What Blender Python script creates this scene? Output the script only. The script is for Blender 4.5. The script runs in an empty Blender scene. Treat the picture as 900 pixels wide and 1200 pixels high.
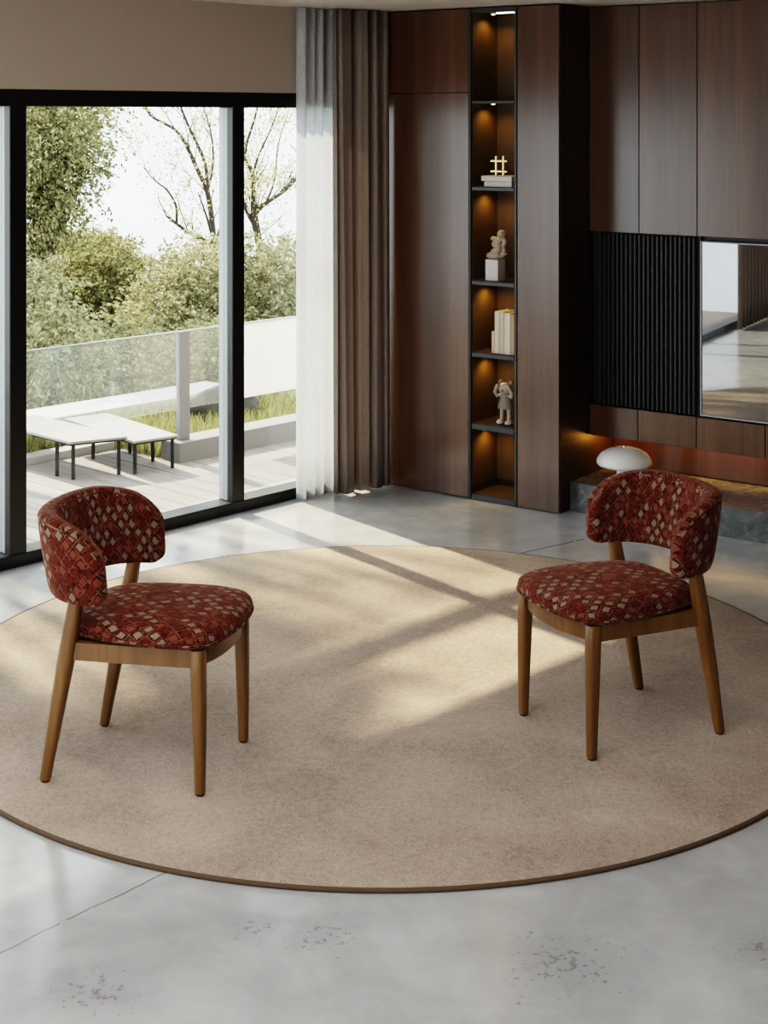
import bpy, math, random
from mathutils import Vector, Matrix, noise

C = bpy.context.scene.collection
R = math.radians
rnd = random.Random(7)

# ------------------------------------------------------------------ camera numbers
CAM_H = 1.9
FPX = 1800.0
HORIZON = 137.0
def at(px, py, d):
    """world point on the sight line of a photo pixel at distance d in front of the camera"""
    return Vector(((px - 450) / FPX * d, d, CAM_H - (py - HORIZON) * d / FPX))

# ------------------------------------------------------------------ node helpers
def new_mat(name):
    m = bpy.data.materials.new(name); m.use_nodes = True
    nt = m.node_tree; nt.nodes.clear()
    out = nt.nodes.new('ShaderNodeOutputMaterial')
    return m, nt, out
def N(nt, typ, **kw):
    n = nt.nodes.new(typ)
    for k, v in kw.items():
        if k.startswith('i_'):
            n.inputs[k[2:].replace('_', ' ')].default_value = v
        else:
            setattr(n, k, v)
    return n
def L(nt, a, b): nt.links.new(a, b)
def math_n(nt, op, a, b=None, c=None):
    n = nt.nodes.new('ShaderNodeMath'); n.operation = op
    for i, v in enumerate((a, b, c)):
        if v is None: continue
        if isinstance(v, (int, float)): n.inputs[i].default_value = v
        else: nt.links.new(v, n.inputs[i])
    return n.outputs[0]
def ramp(nt, fac, stops):
    n = nt.nodes.new('ShaderNodeValToRGB')
    cr = n.color_ramp
    while len(cr.elements) > 1: cr.elements.remove(cr.elements[0])
    cr.elements[0].position = stops[0][0]; cr.elements[0].color = (*stops[0][1], 1)
    for p, c in stops[1:]:
        e = cr.elements.new(p); e.color = (*c, 1)
    nt.links.new(fac, n.inputs[0])
    return n.outputs[0]
def mix_rgb(nt, fac, a, b, mode='MIX'):
    n = nt.nodes.new('ShaderNodeMix'); n.data_type = 'RGBA'; n.blend_type = mode
    if isinstance(fac, (int, float)): n.inputs[0].default_value = fac
    else: nt.links.new(fac, n.inputs[0])
    for i, v in ((6, a), (7, b)):
        if isinstance(v, tuple): n.inputs[i].default_value = (*v, 1)
        else: nt.links.new(v, n.inputs[i])
    return n.outputs[2]
def bsdf(nt, out, color=None, rough=0.5, **kw):
    b = nt.nodes.new('ShaderNodeBsdfPrincipled')
    if isinstance(color, tuple): b.inputs['Base Color'].default_value = (*color, 1)
    elif color is not None: nt.links.new(color, b.inputs['Base Color'])
    if isinstance(rough, (int, float)): b.inputs['Roughness'].default_value = rough
    else: nt.links.new(rough, b.inputs['Roughness'])
    for k, v in kw.items(): b.inputs[k.replace('_', ' ')].default_value = v
    nt.links.new(b.outputs[0], out.inputs[0])
    return b
def bump(nt, b, height, strength=0.3, dist=0.01):
    n = nt.nodes.new('ShaderNodeBump')
    n.inputs['Strength'].default_value = strength; n.inputs['Distance'].default_value = dist
    nt.links.new(height, n.inputs['Height']); nt.links.new(n.outputs[0], b.inputs['Normal'])
def obj_coord(nt, scale=(1, 1, 1), loc=(0, 0, 0), rot=(0, 0, 0), kind='Object'):
    tc = nt.nodes.new('ShaderNodeTexCoord'); mp = nt.nodes.new('ShaderNodeMapping')
    mp.inputs['Scale'].default_value = scale; mp.inputs['Location'].default_value = loc
    mp.inputs['Rotation'].default_value = rot
    nt.links.new(tc.outputs[kind], mp.inputs[0])
    return mp.outputs[0]
def noise_n(nt, vec, scale, detail=4, rough=0.5, dist=0.0):
    n = nt.nodes.new('ShaderNodeTexNoise')
    n.inputs['Scale'].default_value = scale; n.inputs['Detail'].default_value = detail
    n.inputs['Roughness'].default_value = rough; n.inputs['Distortion'].default_value = dist
    nt.links.new(vec, n.inputs['Vector'])
    return n

MAT = {}
def plain(name, color, rough=0.5, bumpy=0.0, **kw):
    m, nt, out = new_mat(name)
    v = obj_coord(nt)
    n = noise_n(nt, v, 18, 4)
    c = mix_rgb(nt, math_n(nt, 'MULTIPLY', n.outputs[0], 0.25), color, tuple(x * 0.7 for x in color))
    b = bsdf(nt, out, c, rough, **kw)
    if bumpy: bump(nt, b, noise_n(nt, v, 120, 3).outputs[0], bumpy, 0.002)
    MAT[name] = m
    return m

def mat_walnut(name, dark, light, rough=0.33, spec=0.5, coat=0.0):
    m, nt, out = new_mat(name)
    v = obj_coord(nt, (1, 1, 0.045))
    big = noise_n(nt, v, 7.0, 5, 0.55, 0.9)
    fine = noise_n(nt, obj_coord(nt, (1, 1, 0.02)), 120.0, 3, 0.6)
    f = math_n(nt, 'ADD', math_n(nt, 'MULTIPLY', big.outputs[0], 0.75), math_n(nt, 'MULTIPLY', fine.outputs[0], 0.3))
    c = ramp(nt, f, [(0.30, dark), (0.55, tuple((a + b) / 2 for a, b in zip(dark, light))), (0.75, light)])
    b = bsdf(nt, out, c, rough)
    b.inputs['Specular IOR Level'].default_value = spec
    b.inputs['Coat Weight'].default_value = coat; b.inputs['Coat Roughness'].default_value = 0.24
    bump(nt, b, fine.outputs[0], 0.05, 0.001)
    MAT[name] = m

def mat_oak():
    m, nt, out = new_mat('oak')
    v = obj_coord(nt, (1, 1, 0.06))
    big = noise_n(nt, v, 30, 5, 0.6, 0.5)
    c = ramp(nt, big.outputs[0], [(0.3, (0.108, 0.048, 0.011)), (0.55, (0.170, 0.078, 0.019)), (0.75, (0.225, 0.110, 0.030))])
    b = bsdf(nt, out, c, 0.38)
    bump(nt, b, big.outputs[0], 0.06, 0.001)
    MAT['oak'] = m

def mat_fabric():
    """woven red upholstery with a lattice of pale and salmon diamonds (UV in metres)"""
    m, nt, out = new_mat('diamond_fabric')
    uv = obj_coord(nt, (1, 1, 1), kind='UV')
    wob = noise_n(nt, uv, 55, 2)
    sub = N(nt, 'ShaderNodeVectorMath', operation='SUBTRACT'); L(nt, wob.outputs[1], sub.inputs[0]); sub.inputs[1].default_value = (0.5, 0.5, 0.5)
    sc = N(nt, 'ShaderNodeVectorMath', operation='SCALE'); L(nt, sub.outputs[0], sc.inputs[0]); sc.inputs['Scale'].default_value = 0.010
    ad = N(nt, 'ShaderNodeVectorMath', operation='ADD'); L(nt, uv, ad.inputs[0]); L(nt, sc.outputs[0], ad.inputs[1])
    sp = N(nt, 'ShaderNodeSeparateXYZ'); L(nt, ad.outputs[0], sp.inputs[0])
    k = 1 / 0.031
    p = math_n(nt, 'MULTIPLY', math_n(nt, 'ADD', math_n(nt, 'MULTIPLY', sp.outputs[0], 0.80), math_n(nt, 'MULTIPLY', sp.outputs[1], 0.62)), k)
    q = math_n(nt, 'MULTIPLY', math_n(nt, 'SUBTRACT', math_n(nt, 'MULTIPLY', sp.outputs[0], 0.80), math_n(nt, 'MULTIPLY', sp.outputs[1], 0.62)), k)
    fp = math_n(nt, 'FLOOR', p); fq = math_n(nt, 'FLOOR', q)
    ex = math_n(nt, 'ABSOLUTE', math_n(nt, 'SUBTRACT', math_n(nt, 'FRACT', p), 0.5))
    ey = math_n(nt, 'ABSOLUTE', math_n(nt, 'SUBTRACT', math_n(nt, 'FRACT', q), 0.5))
    e = math_n(nt, 'MAXIMUM', ex, ey)
    cell = N(nt, 'ShaderNodeCombineXYZ'); L(nt, fp, cell.inputs[0]); L(nt, fq, cell.inputs[1])
    wn = N(nt, 'ShaderNodeTexWhiteNoise', noise_dimensions='2D'); L(nt, cell.outputs[0], wn.inputs['Vector'])
    rv = wn.outputs['Value']
    n1 = ramp(nt, rv, [(0.0, (0.25, 0.185, 0.135)), (0.43, (0.25, 0.185, 0.135)), (0.44, (0.20, 0.060, 0.035)), (0.66, (0.20, 0.060, 0.035)), (0.67, (0.115, 0.016, 0.009))])
    # pale cores, red field, broken pale lattice lines
    noi = noise_n(nt, uv, 130, 3)
    thr = math_n(nt, 'ADD', 0.24, math_n(nt, 'MULTIPLY', noi.outputs[0], 0.10))
    core = math_n(nt, 'LESS_THAN', e, thr)
    brk = noise_n(nt, uv, 28, 2)
    line = math_n(nt, 'MULTIPLY', math_n(nt, 'GREATER_THAN', e, 0.468), math_n(nt, 'GREATER_THAN', brk.outputs[0], 0.47))
    red = ramp(nt, noise_n(nt, uv, 75, 3).outputs[0], [(0.34, (0.024, 0.005, 0.0035)), (0.5, (0.092, 0.016, 0.009)), (0.68, (0.19, 0.042, 0.022))])
    c = mix_rgb(nt, core, red, n1)
    c = mix_rgb(nt, line, c, (0.20, 0.105, 0.07))
    weave = noise_n(nt, uv, 900, 2)
    c = mix_rgb(nt, 0.5, c, ramp(nt, weave.outputs[0], [(0.3, (0.35, 0.35, 0.35)), (0.7, (1, 1, 1))]), 'MULTIPLY')
    b = bsdf(nt, out, c, 0.9)
    b.inputs['Sheen Weight'].default_value = 0.22
    b.inputs['Sheen Roughness'].default_value = 0.4
    b.inputs['Sheen Tint'].default_value = (1.0, 0.45, 0.3, 1)
    b.inputs['Specular IOR Level'].default_value = 0.15
    h = math_n(nt, 'ADD', math_n(nt, 'MULTIPLY', weave.outputs[0], 0.5), math_n(nt, 'MULTIPLY', e, -0.8))
    bump(nt, b, h, 0.35, 0.003)
    MAT['fabric'] = m

def mat_concrete():
    m, nt, out = new_mat('polished_concrete')
    v = obj_coord(nt)
    a = noise_n(nt, v, 1.3, 6, 0.6, 0.6)
    b2 = noise_n(nt, v, 7, 6, 0.65, 0.4)
    f = math_n(nt, 'ADD', math_n(nt, 'MULTIPLY', a.outputs[0], 0.65), math_n(nt, 'MULTIPLY', b2.outputs[0], 0.35))
    c = ramp(nt, f, [(0.30, (0.30, 0.305, 0.31)), (0.5, (0.42, 0.425, 0.43)), (0.66, (0.54, 0.545, 0.55))])
    # dark pitted patches
    pm = noise_n(nt, v, 2.1, 3, 0.5)
    pit = noise_n(nt, v, 46, 4, 0.7)
    area = None
    for (cx_, cy_, r_) in ((-0.62, 3.33, 0.17), (0.40, 3.44, 0.24), (-0.14, 3.56, 0.13), (0.86, 3.50, 0.12), (-0.30, 3.60, 0.10), (1.9, 2.4, 0.4), (-2.2, 3.0, 0.4)):
        dv = N(nt, 'ShaderNodeVectorMath', operation='DISTANCE'); L(nt, v, dv.inputs[0]); dv.inputs[1].default_value = (cx_, cy_, 0)
        g_ = math_n(nt, 'MAXIMUM', math_n(nt, 'SUBTRACT', 1.0, math_n(nt, 'DIVIDE', dv.outputs['Value'], r_)), 0.0)
        area = g_ if area is None else math_n(nt, 'MAXIMUM', area, g_)
    th_ = math_n(nt, 'SUBTRACT', 0.70, math_n(nt, 'MULTIPLY', area, 0.17))
    pmask = math_n(nt, 'MULTIPLY', math_n(nt, 'GREATER_THAN', pit.outputs[0], th_), math_n(nt, 'GREATER_THAN', area, 0.02))
    c = mix_rgb(nt, math_n(nt, 'MULTIPLY', area, 0.32), c, (0.2, 0.2, 0.21))
    c = mix_rgb(nt, math_n(nt, 'MULTIPLY', pmask, 0.55), c, (0.12, 0.12, 0.125))
    # hairline control joints that run along the windows
    wv = noise_n(nt, v, 5, 4)
    sp = N(nt, 'ShaderNodeSeparateXYZ'); L(nt, v, sp.inputs[0])
    def crack(px, py, dx, dy, l0, l1, width):
        nx, ny = -dy, dx
        d = math_n(nt, 'ADD', math_n(nt, 'MULTIPLY', math_n(nt, 'SUBTRACT', sp.outputs[0], px), nx),
                   math_n(nt, 'MULTIPLY', math_n(nt, 'SUBTRACT', sp.outputs[1], py), ny))
        d = math_n(nt, 'ADD', d, math_n(nt, 'MULTIPLY', math_n(nt, 'SUBTRACT', wv.outputs[0], 0.5), 0.035))
        al = math_n(nt, 'ADD', math_n(nt, 'MULTIPLY', math_n(nt, 'SUBTRACT', sp.outputs[0], px), dx),
                    math_n(nt, 'MULTIPLY', math_n(nt, 'SUBTRACT', sp.outputs[1], py), dy))
        k1 = math_n(nt, 'LESS_THAN', math_n(nt, 'ABSOLUTE', d), width)
        return math_n(nt, 'MULTIPLY', k1, math_n(nt, 'MULTIPLY', math_n(nt, 'GREATER_THAN', al, l0), math_n(nt, 'LESS_THAN', al, l1)))
    cr = math_n(nt, 'MAXIMUM', crack(-0.556, 3.851, 0.668, 0.744, -1.6, 1.2, 0.0022), crack(0.748, 6.80, 0.79, 0.61, -0.6, 0.26, 0.0045))
    brk = noise_n(nt, v, 30, 2)
    cr = math_n(nt, 'MULTIPLY', cr, math_n(nt, 'GREATER_THAN', brk.outputs[0], 0.40))
    c = mix_rgb(nt, math_n(nt, 'MULTIPLY', cr, 0.85), c, (0.06, 0.06, 0.06))
    rgh = ramp(nt, b2.outputs[0], [(0.3, (0.10, 0.10, 0.10)), (0.7, (0.24, 0.24, 0.24))])
    b = bsdf(nt, out, c, rgh)
    b.inputs['Specular IOR Level'].default_value = 0.5
    bump(nt, b, math_n(nt, 'SUBTRACT', math_n(nt, 'MULTIPLY', b2.outputs[0], 0.6), math_n(nt, 'MULTIPLY', cr, 1.0)), 0.05, 0.004)
    MAT['concrete'] = m

def mat_rug():
    m, nt, out = new_mat('rug_pile')
    v = obj_coord(nt)
    big = noise_n(nt, v, 2.2, 4, 0.6, 0.5)
    mid = noise_n(nt, v, 55, 4, 0.7, 0.5)
    fine = noise_n(nt, v, 150, 4, 0.75)
    f = math_n(nt, 'ADD', math_n(nt, 'MULTIPLY', big.outputs[0], 0.35), math_n(nt, 'ADD', math_n(nt, 'MULTIPLY', mid.outputs[0], 0.3), math_n(nt, 'MULTIPLY', fine.outputs[0], 0.35)))
    c = ramp(nt, f, [(0.38, (0.26, 0.188, 0.136)), (0.5, (0.47, 0.352, 0.268)), (0.60, (0.63, 0.49, 0.385))])
    b = bsdf(nt, out, c, 0.95)
    b.inputs['Sheen Weight'].default_value = 0.25
    b.inputs['Specular IOR Level'].default_value = 0.1
    h = math_n(nt, 'ADD', math_n(nt, 'MULTIPLY', mid.outputs[0], 0.7), math_n(nt, 'MULTIPLY', fine.outputs[0], 0.5))
    bump(nt, b, h, 1.0, 0.016)
    MAT['rug'] = m

def mat_cloth(name, color, trans=0.35, see=0.0):
    m, nt, out = new_mat(name)
    v = obj_coord(nt, (1, 1, 1))
    w1 = noise_n(nt, obj_coord(nt, (1, 1, 0.12)), 420, 2)
    w2 = noise_n(nt, obj_coord(nt, (0.15, 0.15, 1)), 380, 2)
    f = math_n(nt, 'MULTIPLY', math_n(nt, 'ADD', w1.outputs[0], w2.outputs[0]), 0.5)
    c = ramp(nt, f, [(0.35, tuple(x * 0.78 for x in color)), (0.62, color)])
    d = N(nt, 'ShaderNodeBsdfDiffuse'); L(nt, c, d.inputs[0])
    t = N(nt, 'ShaderNodeBsdfTranslucent'); L(nt, c, t.inputs[0])
    mx = N(nt, 'ShaderNodeMixShader'); mx.inputs[0].default_value = trans
    L(nt, d.outputs[0], mx.inputs[1]); L(nt, t.outputs[0], mx.inputs[2])
    res = mx.outputs[0]
    if see:
        tr = N(nt, 'ShaderNodeBsdfTransparent')
        m2 = N(nt, 'ShaderNodeMixShader')
        L(nt, math_n(nt, 'MULTIPLY', math_n(nt, 'SUBTRACT', 1.25, f), see), m2.inputs[0])
        L(nt, res, m2.inputs[1]); L(nt, tr.outputs[0], m2.inputs[2]); res = m2.outputs[0]
    L(nt, res, out.inputs[0])
    MAT[name] = m

def mat_glass(name, tint=(0.97, 0.985, 0.98), refl=0.09, milk=0.0, milk_col=(0.9, 0.9, 0.88)):
    m, nt, out = new_mat(name)
    tr = N(nt, 'ShaderNodeBsdfTransparent'); tr.inputs[0].default_value = (*tint, 1)
    gl = N(nt, 'ShaderNodeBsdfGlossy'); gl.inputs['Roughness'].default_value = 0.02
    lw = N(nt, 'ShaderNodeLayerWeight')
    fr = math_n(nt, 'ADD', refl, math_n(nt, 'MULTIPLY', math_n(nt, 'POWER', lw.outputs['Facing'], 5.0), 0.6))
    mx = N(nt, 'ShaderNodeMixShader'); L(nt, fr, mx.inputs[0])
    L(nt, tr.outputs[0], mx.inputs[1]); L(nt, gl.outputs[0], mx.inputs[2])
    res = mx.outputs[0]
    if milk:
        d = N(nt, 'ShaderNodeBsdfDiffuse'); d.inputs[0].default_value = (*milk_col, 1)
        t = N(nt, 'ShaderNodeBsdfTranslucent'); t.inputs[0].default_value = (*milk_col, 1)
        dt = N(nt, 'ShaderNodeMixShader'); dt.inputs[0].default_value = 0.5
        L(nt, d.outputs[0], dt.inputs[1]); L(nt, t.outputs[0], dt.inputs[2])
        n = noise_n(nt, obj_coord(nt), 3, 3)
        m2 = N(nt, 'ShaderNodeMixShader')
        L(nt, math_n(nt, 'MULTIPLY', math_n(nt, 'ADD', n.outputs[0], 0.5), milk), m2.inputs[0])
        L(nt, res, m2.inputs[1]); L(nt, dt.outputs[0], m2.inputs[2]); res = m2.outputs[0]
    L(nt, res, out.inputs[0])
    MAT[name] = m

def mat_leaf(name, stops, trans=0.4):
    m, nt, out = new_mat(name)
    g = N(nt, 'ShaderNodeNewGeometry')
    big = noise_n(nt, obj_coord(nt), 0.9, 3)
    f = math_n(nt, 'ADD', math_n(nt, 'MULTIPLY', g.outputs['Random Per Island'], 0.5), math_n(nt, 'MULTIPLY', big.outputs[0], 0.5))
    c = ramp(nt, f, stops)
    d = N(nt, 'ShaderNodeBsdfDiffuse'); L(nt, c, d.inputs[0])
    t = N(nt, 'ShaderNodeBsdfTranslucent'); L(nt, c, t.inputs[0])
    mx = N(nt, 'ShaderNodeMixShader'); mx.inputs[0].default_value = trans
    L(nt, d.outputs[0], mx.inputs[1]); L(nt, t.outputs[0], mx.inputs[2])
    L(nt, mx.outputs[0], out.inputs[0])
    MAT[name] = m

def mat_marble():
    m, nt, out = new_mat('grey_marble')
    v = obj_coord(nt)
    n = noise_n(nt, v, 6, 6, 0.6, 1.2)
    vn = noise_n(nt, v, 3.2, 4, 0.55, 2.0)
    c = ramp(nt, n.outputs[0], [(0.3, (0.05, 0.053, 0.056)), (0.55, (0.12, 0.127, 0.132)), (0.75, (0.22, 0.228, 0.235))])
    vein = ramp(nt, math_n(nt, 'ABSOLUTE', math_n(nt, 'SUBTRACT', vn.outputs[0], 0.5)), [(0.0, (1, 1, 1)), (0.012, (0, 0, 0))])
    c = mix_rgb(nt, math_n(nt, 'MULTIPLY', vein, 0.16), c, (0.5, 0.5, 0.5))
    bsdf(nt, out, c, 0.22)
    MAT['marble'] = m

def mat_emit(name, color, strength):
    m, nt, out = new_mat(name)
    e = N(nt, 'ShaderNodeEmission'); e.inputs[0].default_value = (*color, 1); e.inputs[1].default_value = strength
    L(nt, e.outputs[0], out.inputs[0])
    MAT[name] = m

def mat_deck():
    m, nt, out = new_mat('deck_board')
    v = obj_coord(nt, (1, 0.08, 1))
    n = noise_n(nt, v, 26, 4, 0.6)
    c = ramp(nt, n.outputs[0], [(0.3, (0.21, 0.18, 0.17)), (0.7, (0.32, 0.28, 0.265))])
    bsdf(nt, out, c, 0.6)
    MAT['deck'] = m

mat_walnut('walnut', (0.036, 0.0138, 0.0062), (0.135, 0.060, 0.028), 0.22, 0.8, 0.0)
mat_walnut('walnut_dark', (0.022, 0.009, 0.006), (0.055, 0.024, 0.014), 0.45)
mat_walnut('niche_wood', (0.045, 0.025, 0.010), (0.09, 0.052, 0.022), 0.45)
mat_walnut('bench_wood', (0.31, 0.295, 0.28), (0.42, 0.40, 0.385), 0.5)
mat_oak(); mat_fabric(); mat_concrete(); mat_rug(); mat_marble(); mat_deck()
mat_cloth('sheer', (0.84, 0.87, 0.91), 0.5, 0.22)
mat_cloth('taupe', (0.37, 0.31, 0.275), 0.3)
mat_glass('pane_glass', refl=0.02)
mat_glass('rail_glass', (0.93, 0.96, 0.96), 0.04, milk=0.05, milk_col=(0.8, 0.84, 0.85))
mat_glass('frosted_glass', (0.9, 0.9, 0.9), 0.04, milk=0.88)
plain('black_metal', (0.006, 0.006, 0.0065), 0.4)
plain('graphite_metal', (0.035, 0.038, 0.043), 0.38)
plain('silver_metal', (0.42, 0.44, 0.47), 0.35)
plain('grey_metal', (0.23, 0.23, 0.235), 0.4)
plain('beige_paint', (0.47, 0.405, 0.355), 0.8)
plain('ceiling_paint', (0.60, 0.56, 0.53), 0.6)
plain('slat_black', (0.022, 0.023, 0.024), 0.38)
plain('rubber', (0.008, 0.008, 0.008), 0.6)
plain('rug_binding', (0.10, 0.062, 0.038), 0.9, 0.4)
plain('lamp_white', (0.88, 0.87, 0.85), 0.28)
plain('chrome', (0.7, 0.7, 0.7), 0.15, Metallic=1.0)
plain('paper_white', (0.62, 0.60, 0.57), 0.7)
plain('book_cream', (0.60, 0.48, 0.35), 0.7)
plain('book_ivory', (0.68, 0.58, 0.47), 0.7)
plain('book_tan', (0.42, 0.30, 0.20), 0.7)
plain('plaster', (0.38, 0.305, 0.235), 0.75, 0.4)
plain('gold', (0.75, 0.55, 0.28), 0.3, Metallic=0.85)
plain('figure_grey', (0.20, 0.165, 0.14), 0.6)
plain('figure_pale', (0.36, 0.30, 0.25), 0.5)
plain('kerb_grey', (0.23, 0.228, 0.225), 0.75)
plain('coping_white', (0.62, 0.61, 0.59), 0.7)
plain('boulder', (0.045, 0.042, 0.036), 0.8, 0.5)
plain('bark', (0.05, 0.04, 0.032), 0.85)
plain('soil', (0.10, 0.115, 0.045), 0.95)
mat_leaf('leaf_conifer', [(0.25, (0.08, 0.085, 0.045)), (0.5, (0.25, 0.25, 0.115)), (0.75, (0.52, 0.48, 0.27))])
mat_leaf('leaf_bush', [(0.25, (0.15, 0.155, 0.09)), (0.5, (0.36, 0.35, 0.19)), (0.75, (0.60, 0.56, 0.36))])
mat_leaf('leaf_pale', [(0.25, (0.40, 0.38, 0.16)), (0.75, (0.62, 0.58, 0.30))])
mat_leaf('grass', [(0.25, (0.14, 0.15, 0.065)), (0.75, (0.42, 0.41, 0.21))], 0.35)
mat_emit('warm_led', (1.0, 0.62, 0.22), 8.0)
mat_emit('led_strip', (1.0, 0.88, 0.72), 6.0)

def mat_screen():
    m, nt, out = new_mat('tv_screen')
    gl = N(nt, 'ShaderNodeBsdfGlossy'); gl.inputs['Roughness'].default_value = 0.015
    n = noise_n(nt, obj_coord(nt), 2, 2)
    L(nt, ramp(nt, n.outputs[0], [(0.3, (0.27, 0.28, 0.29)), (0.7, (0.30, 0.31, 0.32))]), gl.inputs[0])
    L(nt, gl.outputs[0], out.inputs[0])
    MAT['screen'] = m
mat_screen()

# ------------------------------------------------------------------ mesh builder
class MB:
    def __init__(s): s.v = []; s.f = []; s.uv = {}
    def add(s, vs, fs):
        o = len(s.v); s.v += [tuple(p) for p in vs]; s.f += [tuple(i + o for i in f) for f in fs]; return o
    def box(s, x0, x1, y0, y1, z0, z1, bev=0.0):
        if bev <= 0:
            s.add([(x0,y0,z0),(x1,y0,z0),(x1,y1,z0),(x0,y1,z0),(x0,y0,z1),(x1,y0,z1),(x1,y1,z1),(x0,y1,z1)],
                  [(3,2,1,0),(4,5,6,7),(0,1,5,4),(1,2,6,5),(2,3,7,6),(3,0,4,7)])
            return
        b = min(bev, (x1-x0)/2.01, (y1-y0)/2.01, (z1-z0)/2.01)
        vs = []; idx = {}
        X = (x0, x1); Y = (y0, y1); Z = (z0, z1); sg = (1, -1)
        for i in (0,1):
            for j in (0,1):
                for k in (0,1):
                    for a in range(3):
                        p = [X[i] + sg[i]*b, Y[j] + sg[j]*b, Z[k] + sg[k]*b]
                        p[a] = (X[i], Y[j], Z[k])[a]
                        idx[(i,j,k,a)] = len(vs); vs.append(tuple(p))
        fs = []
        for a in range(3):                       # flat faces
            o1, o2 = [q for q in range(3) if q != a]
            for side in (0,1):
                loop = []
                for (m, n) in ((0,0),(1,0),(1,1),(0,1)):
                    c = [0,0,0]; c[a] = side; c[o1] = m; c[o2] = n
                    loop.append(idx[(*c, a)])
                fs.append(tuple(loop))
        for a in range(3):                       # edge bevels run along axis a
            o1, o2 = [q for q in range(3) if q != a]
            for m in (0,1):
                for n in (0,1):
                    c0 = [0,0,0]; c1 = [0,0,0]
                    c0[a] = 0; c1[a] = 1
                    for c in (c0, c1): c[o1] = m; c[o2] = n
                    fs.append((idx[(*c0,o1)], idx[(*c1,o1)], idx[(*c1,o2)], idx[(*c0,o2)]))
        for i in (0,1):
            for j in (0,1):
                for k in (0,1):
                    fs.append((idx[(i,j,k,0)], idx[(i,j,k,1)], idx[(i,j,k,2)]))
        s.add(vs, fs)
    def prism(s, pts, z0, z1):
        n = len(pts)
        s.add([(x,y,z0) for x,y in pts] + [(x,y,z1) for x,y in pts],
              [tuple(range(n-1,-1,-1)), tuple(range(n, 2*n))] + [(i,(i+1)%n,n+(i+1)%n,n+i) for i in range(n)])
    def loft(s, rings, cap0=True, cap1=True, closed=True):
        n = len(rings[0]); base = len(s.v); fs = []
        vs = [p for r in rings for p in r]
        for i in range(len(rings)-1):
            for j in range(n if closed else n-1):
                a = i*n + j; b = i*n + (j+1) % n
                fs.append((a, b, b+n, a+n))
        if cap0: fs.append(tuple(range(n-1,-1,-1)))
        if cap1: fs.append(tuple(range((len(rings)-1)*n, len(rings)*n)))
        s.add(vs, fs); return base
    def lathe(s, prof, seg=40, cx=0, cy=0):
        s.loft([[(cx + r*math.cos(2*math.pi*j/seg), cy + r*math.sin(2*math.pi*j/seg), z) for j in range(seg)] for r, z in prof])
    def tube(s, pts, radii, seg=8, cap=True):
        pts = [Vector(p) for p in pts]
        if isinstance(radii, (int, float)): radii = [radii]*len(pts)
        rings = []; prev = None
        for i, p in enumerate(pts):
            t = (pts[min(i+1, len(pts)-1)] - pts[max(i-1, 0)]).normalized()
            if prev is None:
                a = Vector((0,0,1)) if abs(t.z) < 0.9 else Vector((1,0,0))
                u = t.cross(a).normalized()
            else:
                u = (prev - t*prev.dot(t)).normalized()
            w = t.cross(u); prev = u
            rings.append([tuple(p + (u*math.cos(2*math.pi*j/seg) + w*math.sin(2*math.pi*j/seg))*radii[i]) for j in range(seg)])
        s.loft(rings, cap, cap)
    def ball(s, c, r, seg=20, rows=12, f=None):
        c = Vector(c)
        if isinstance(r, (int, float)): r = (r, r, r)
        rings = []
        for i in range(1, rows):
            th = math.pi*i/rows
            ring = []
            for j in range(seg):
                ph = 2*math.pi*j/seg
                d = Vector((math.sin(th)*math.cos(ph), math.sin(th)*math.sin(ph), -math.cos(th)))
                k = f(d) if f else 1.0
                ring.append((c.x + d.x*r[0]*k, c.y + d.y*r[1]*k, c.z + d.z*r[2]*k))
            rings.append(ring)
        s.loft(rings)
    def build(s, name, mat, parent=None, smooth=False, uv=None, angle=40):
        me = bpy.data.meshes.new(name)
        me.from_pydata(s.v, [], s.f); 
        if uv:
            lay = me.uv_layers.new(name='UVMap')
            for lp in me.loops: lay.data[lp.index].uv = uv[lp.vertex_index]
        me.materials.append(MAT[mat]); me.validate(); me.update()
        import bmesh
        bm = bmesh.new(); bm.from_mesh(me)
        bmesh.ops.recalc_face_normals(bm, faces=bm.faces[:])
        if smooth:
            for f in bm.faces: f.smooth = True
            lim = R(angle)
            for e in bm.edges:
                if len(e.link_faces) == 2 and e.calc_face_angle(0) > lim: e.smooth = False
        bm.to_mesh(me); bm.free()
        o = bpy.data.objects.new(name, me); C.objects.link(o)
        if parent: o.parent = parent
        return o

def rawmesh(name, vs, fs, mat, parent=None):
    me = bpy.data.meshes.new(name); me.from_pydata(vs, [], fs); me.materials.append(MAT[mat]); me.update()
    o = bpy.data.objects.new(name, me); C.objects.link(o)
    if parent: o.parent = parent
    return o

def tag(o, label, cat, group=None, kind=None):
    o['label'] = label; o['category'] = cat
    if group: o['group'] = group
    if kind: o['kind'] = kind
    return o
def struct(o): o['kind'] = 'structure'; return o

class Frame:
    def __init__(s, ox, oy, ang): s.o = Vector((ox, oy, 0)); s.a = ang; s.m = Matrix.Rotation(ang, 3, 'Z')
    def pt(s, x, y, z=0): return s.o + s.m @ Vector((x, y, z))
    def put(s, o, x=0, y=0, z=0): o.location = s.pt(x, y, z); o.rotation_euler = (0, 0, s.a); return o
WORLD = Frame(0, 0, 0)
WIN = Frame(-1.607, 6.43, math.atan2(0.724, 0.689))      # x along the glazing, y outwards
CAB = Frame(-0.009, 7.953, math.atan2(-0.588, 0.809))    # x along the cabinets, y into the wall

def empty(name, label, cat, frame, x, y, z, group=None, rz=0):
    o = bpy.data.objects.new(name, None); C.objects.link(o); o.empty_display_size = 0.1
    frame.put(o, x, y, z); o.rotation_euler.z += rz
    if label: tag(o, label, cat, group)
    return o
def copy_tree(o, parent=None):
    c = o.copy(); C.objects.link(c); c.parent = parent
    for ch in list(o.children): copy_tree(ch, c)
    return c

CEIL = 2.445

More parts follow.
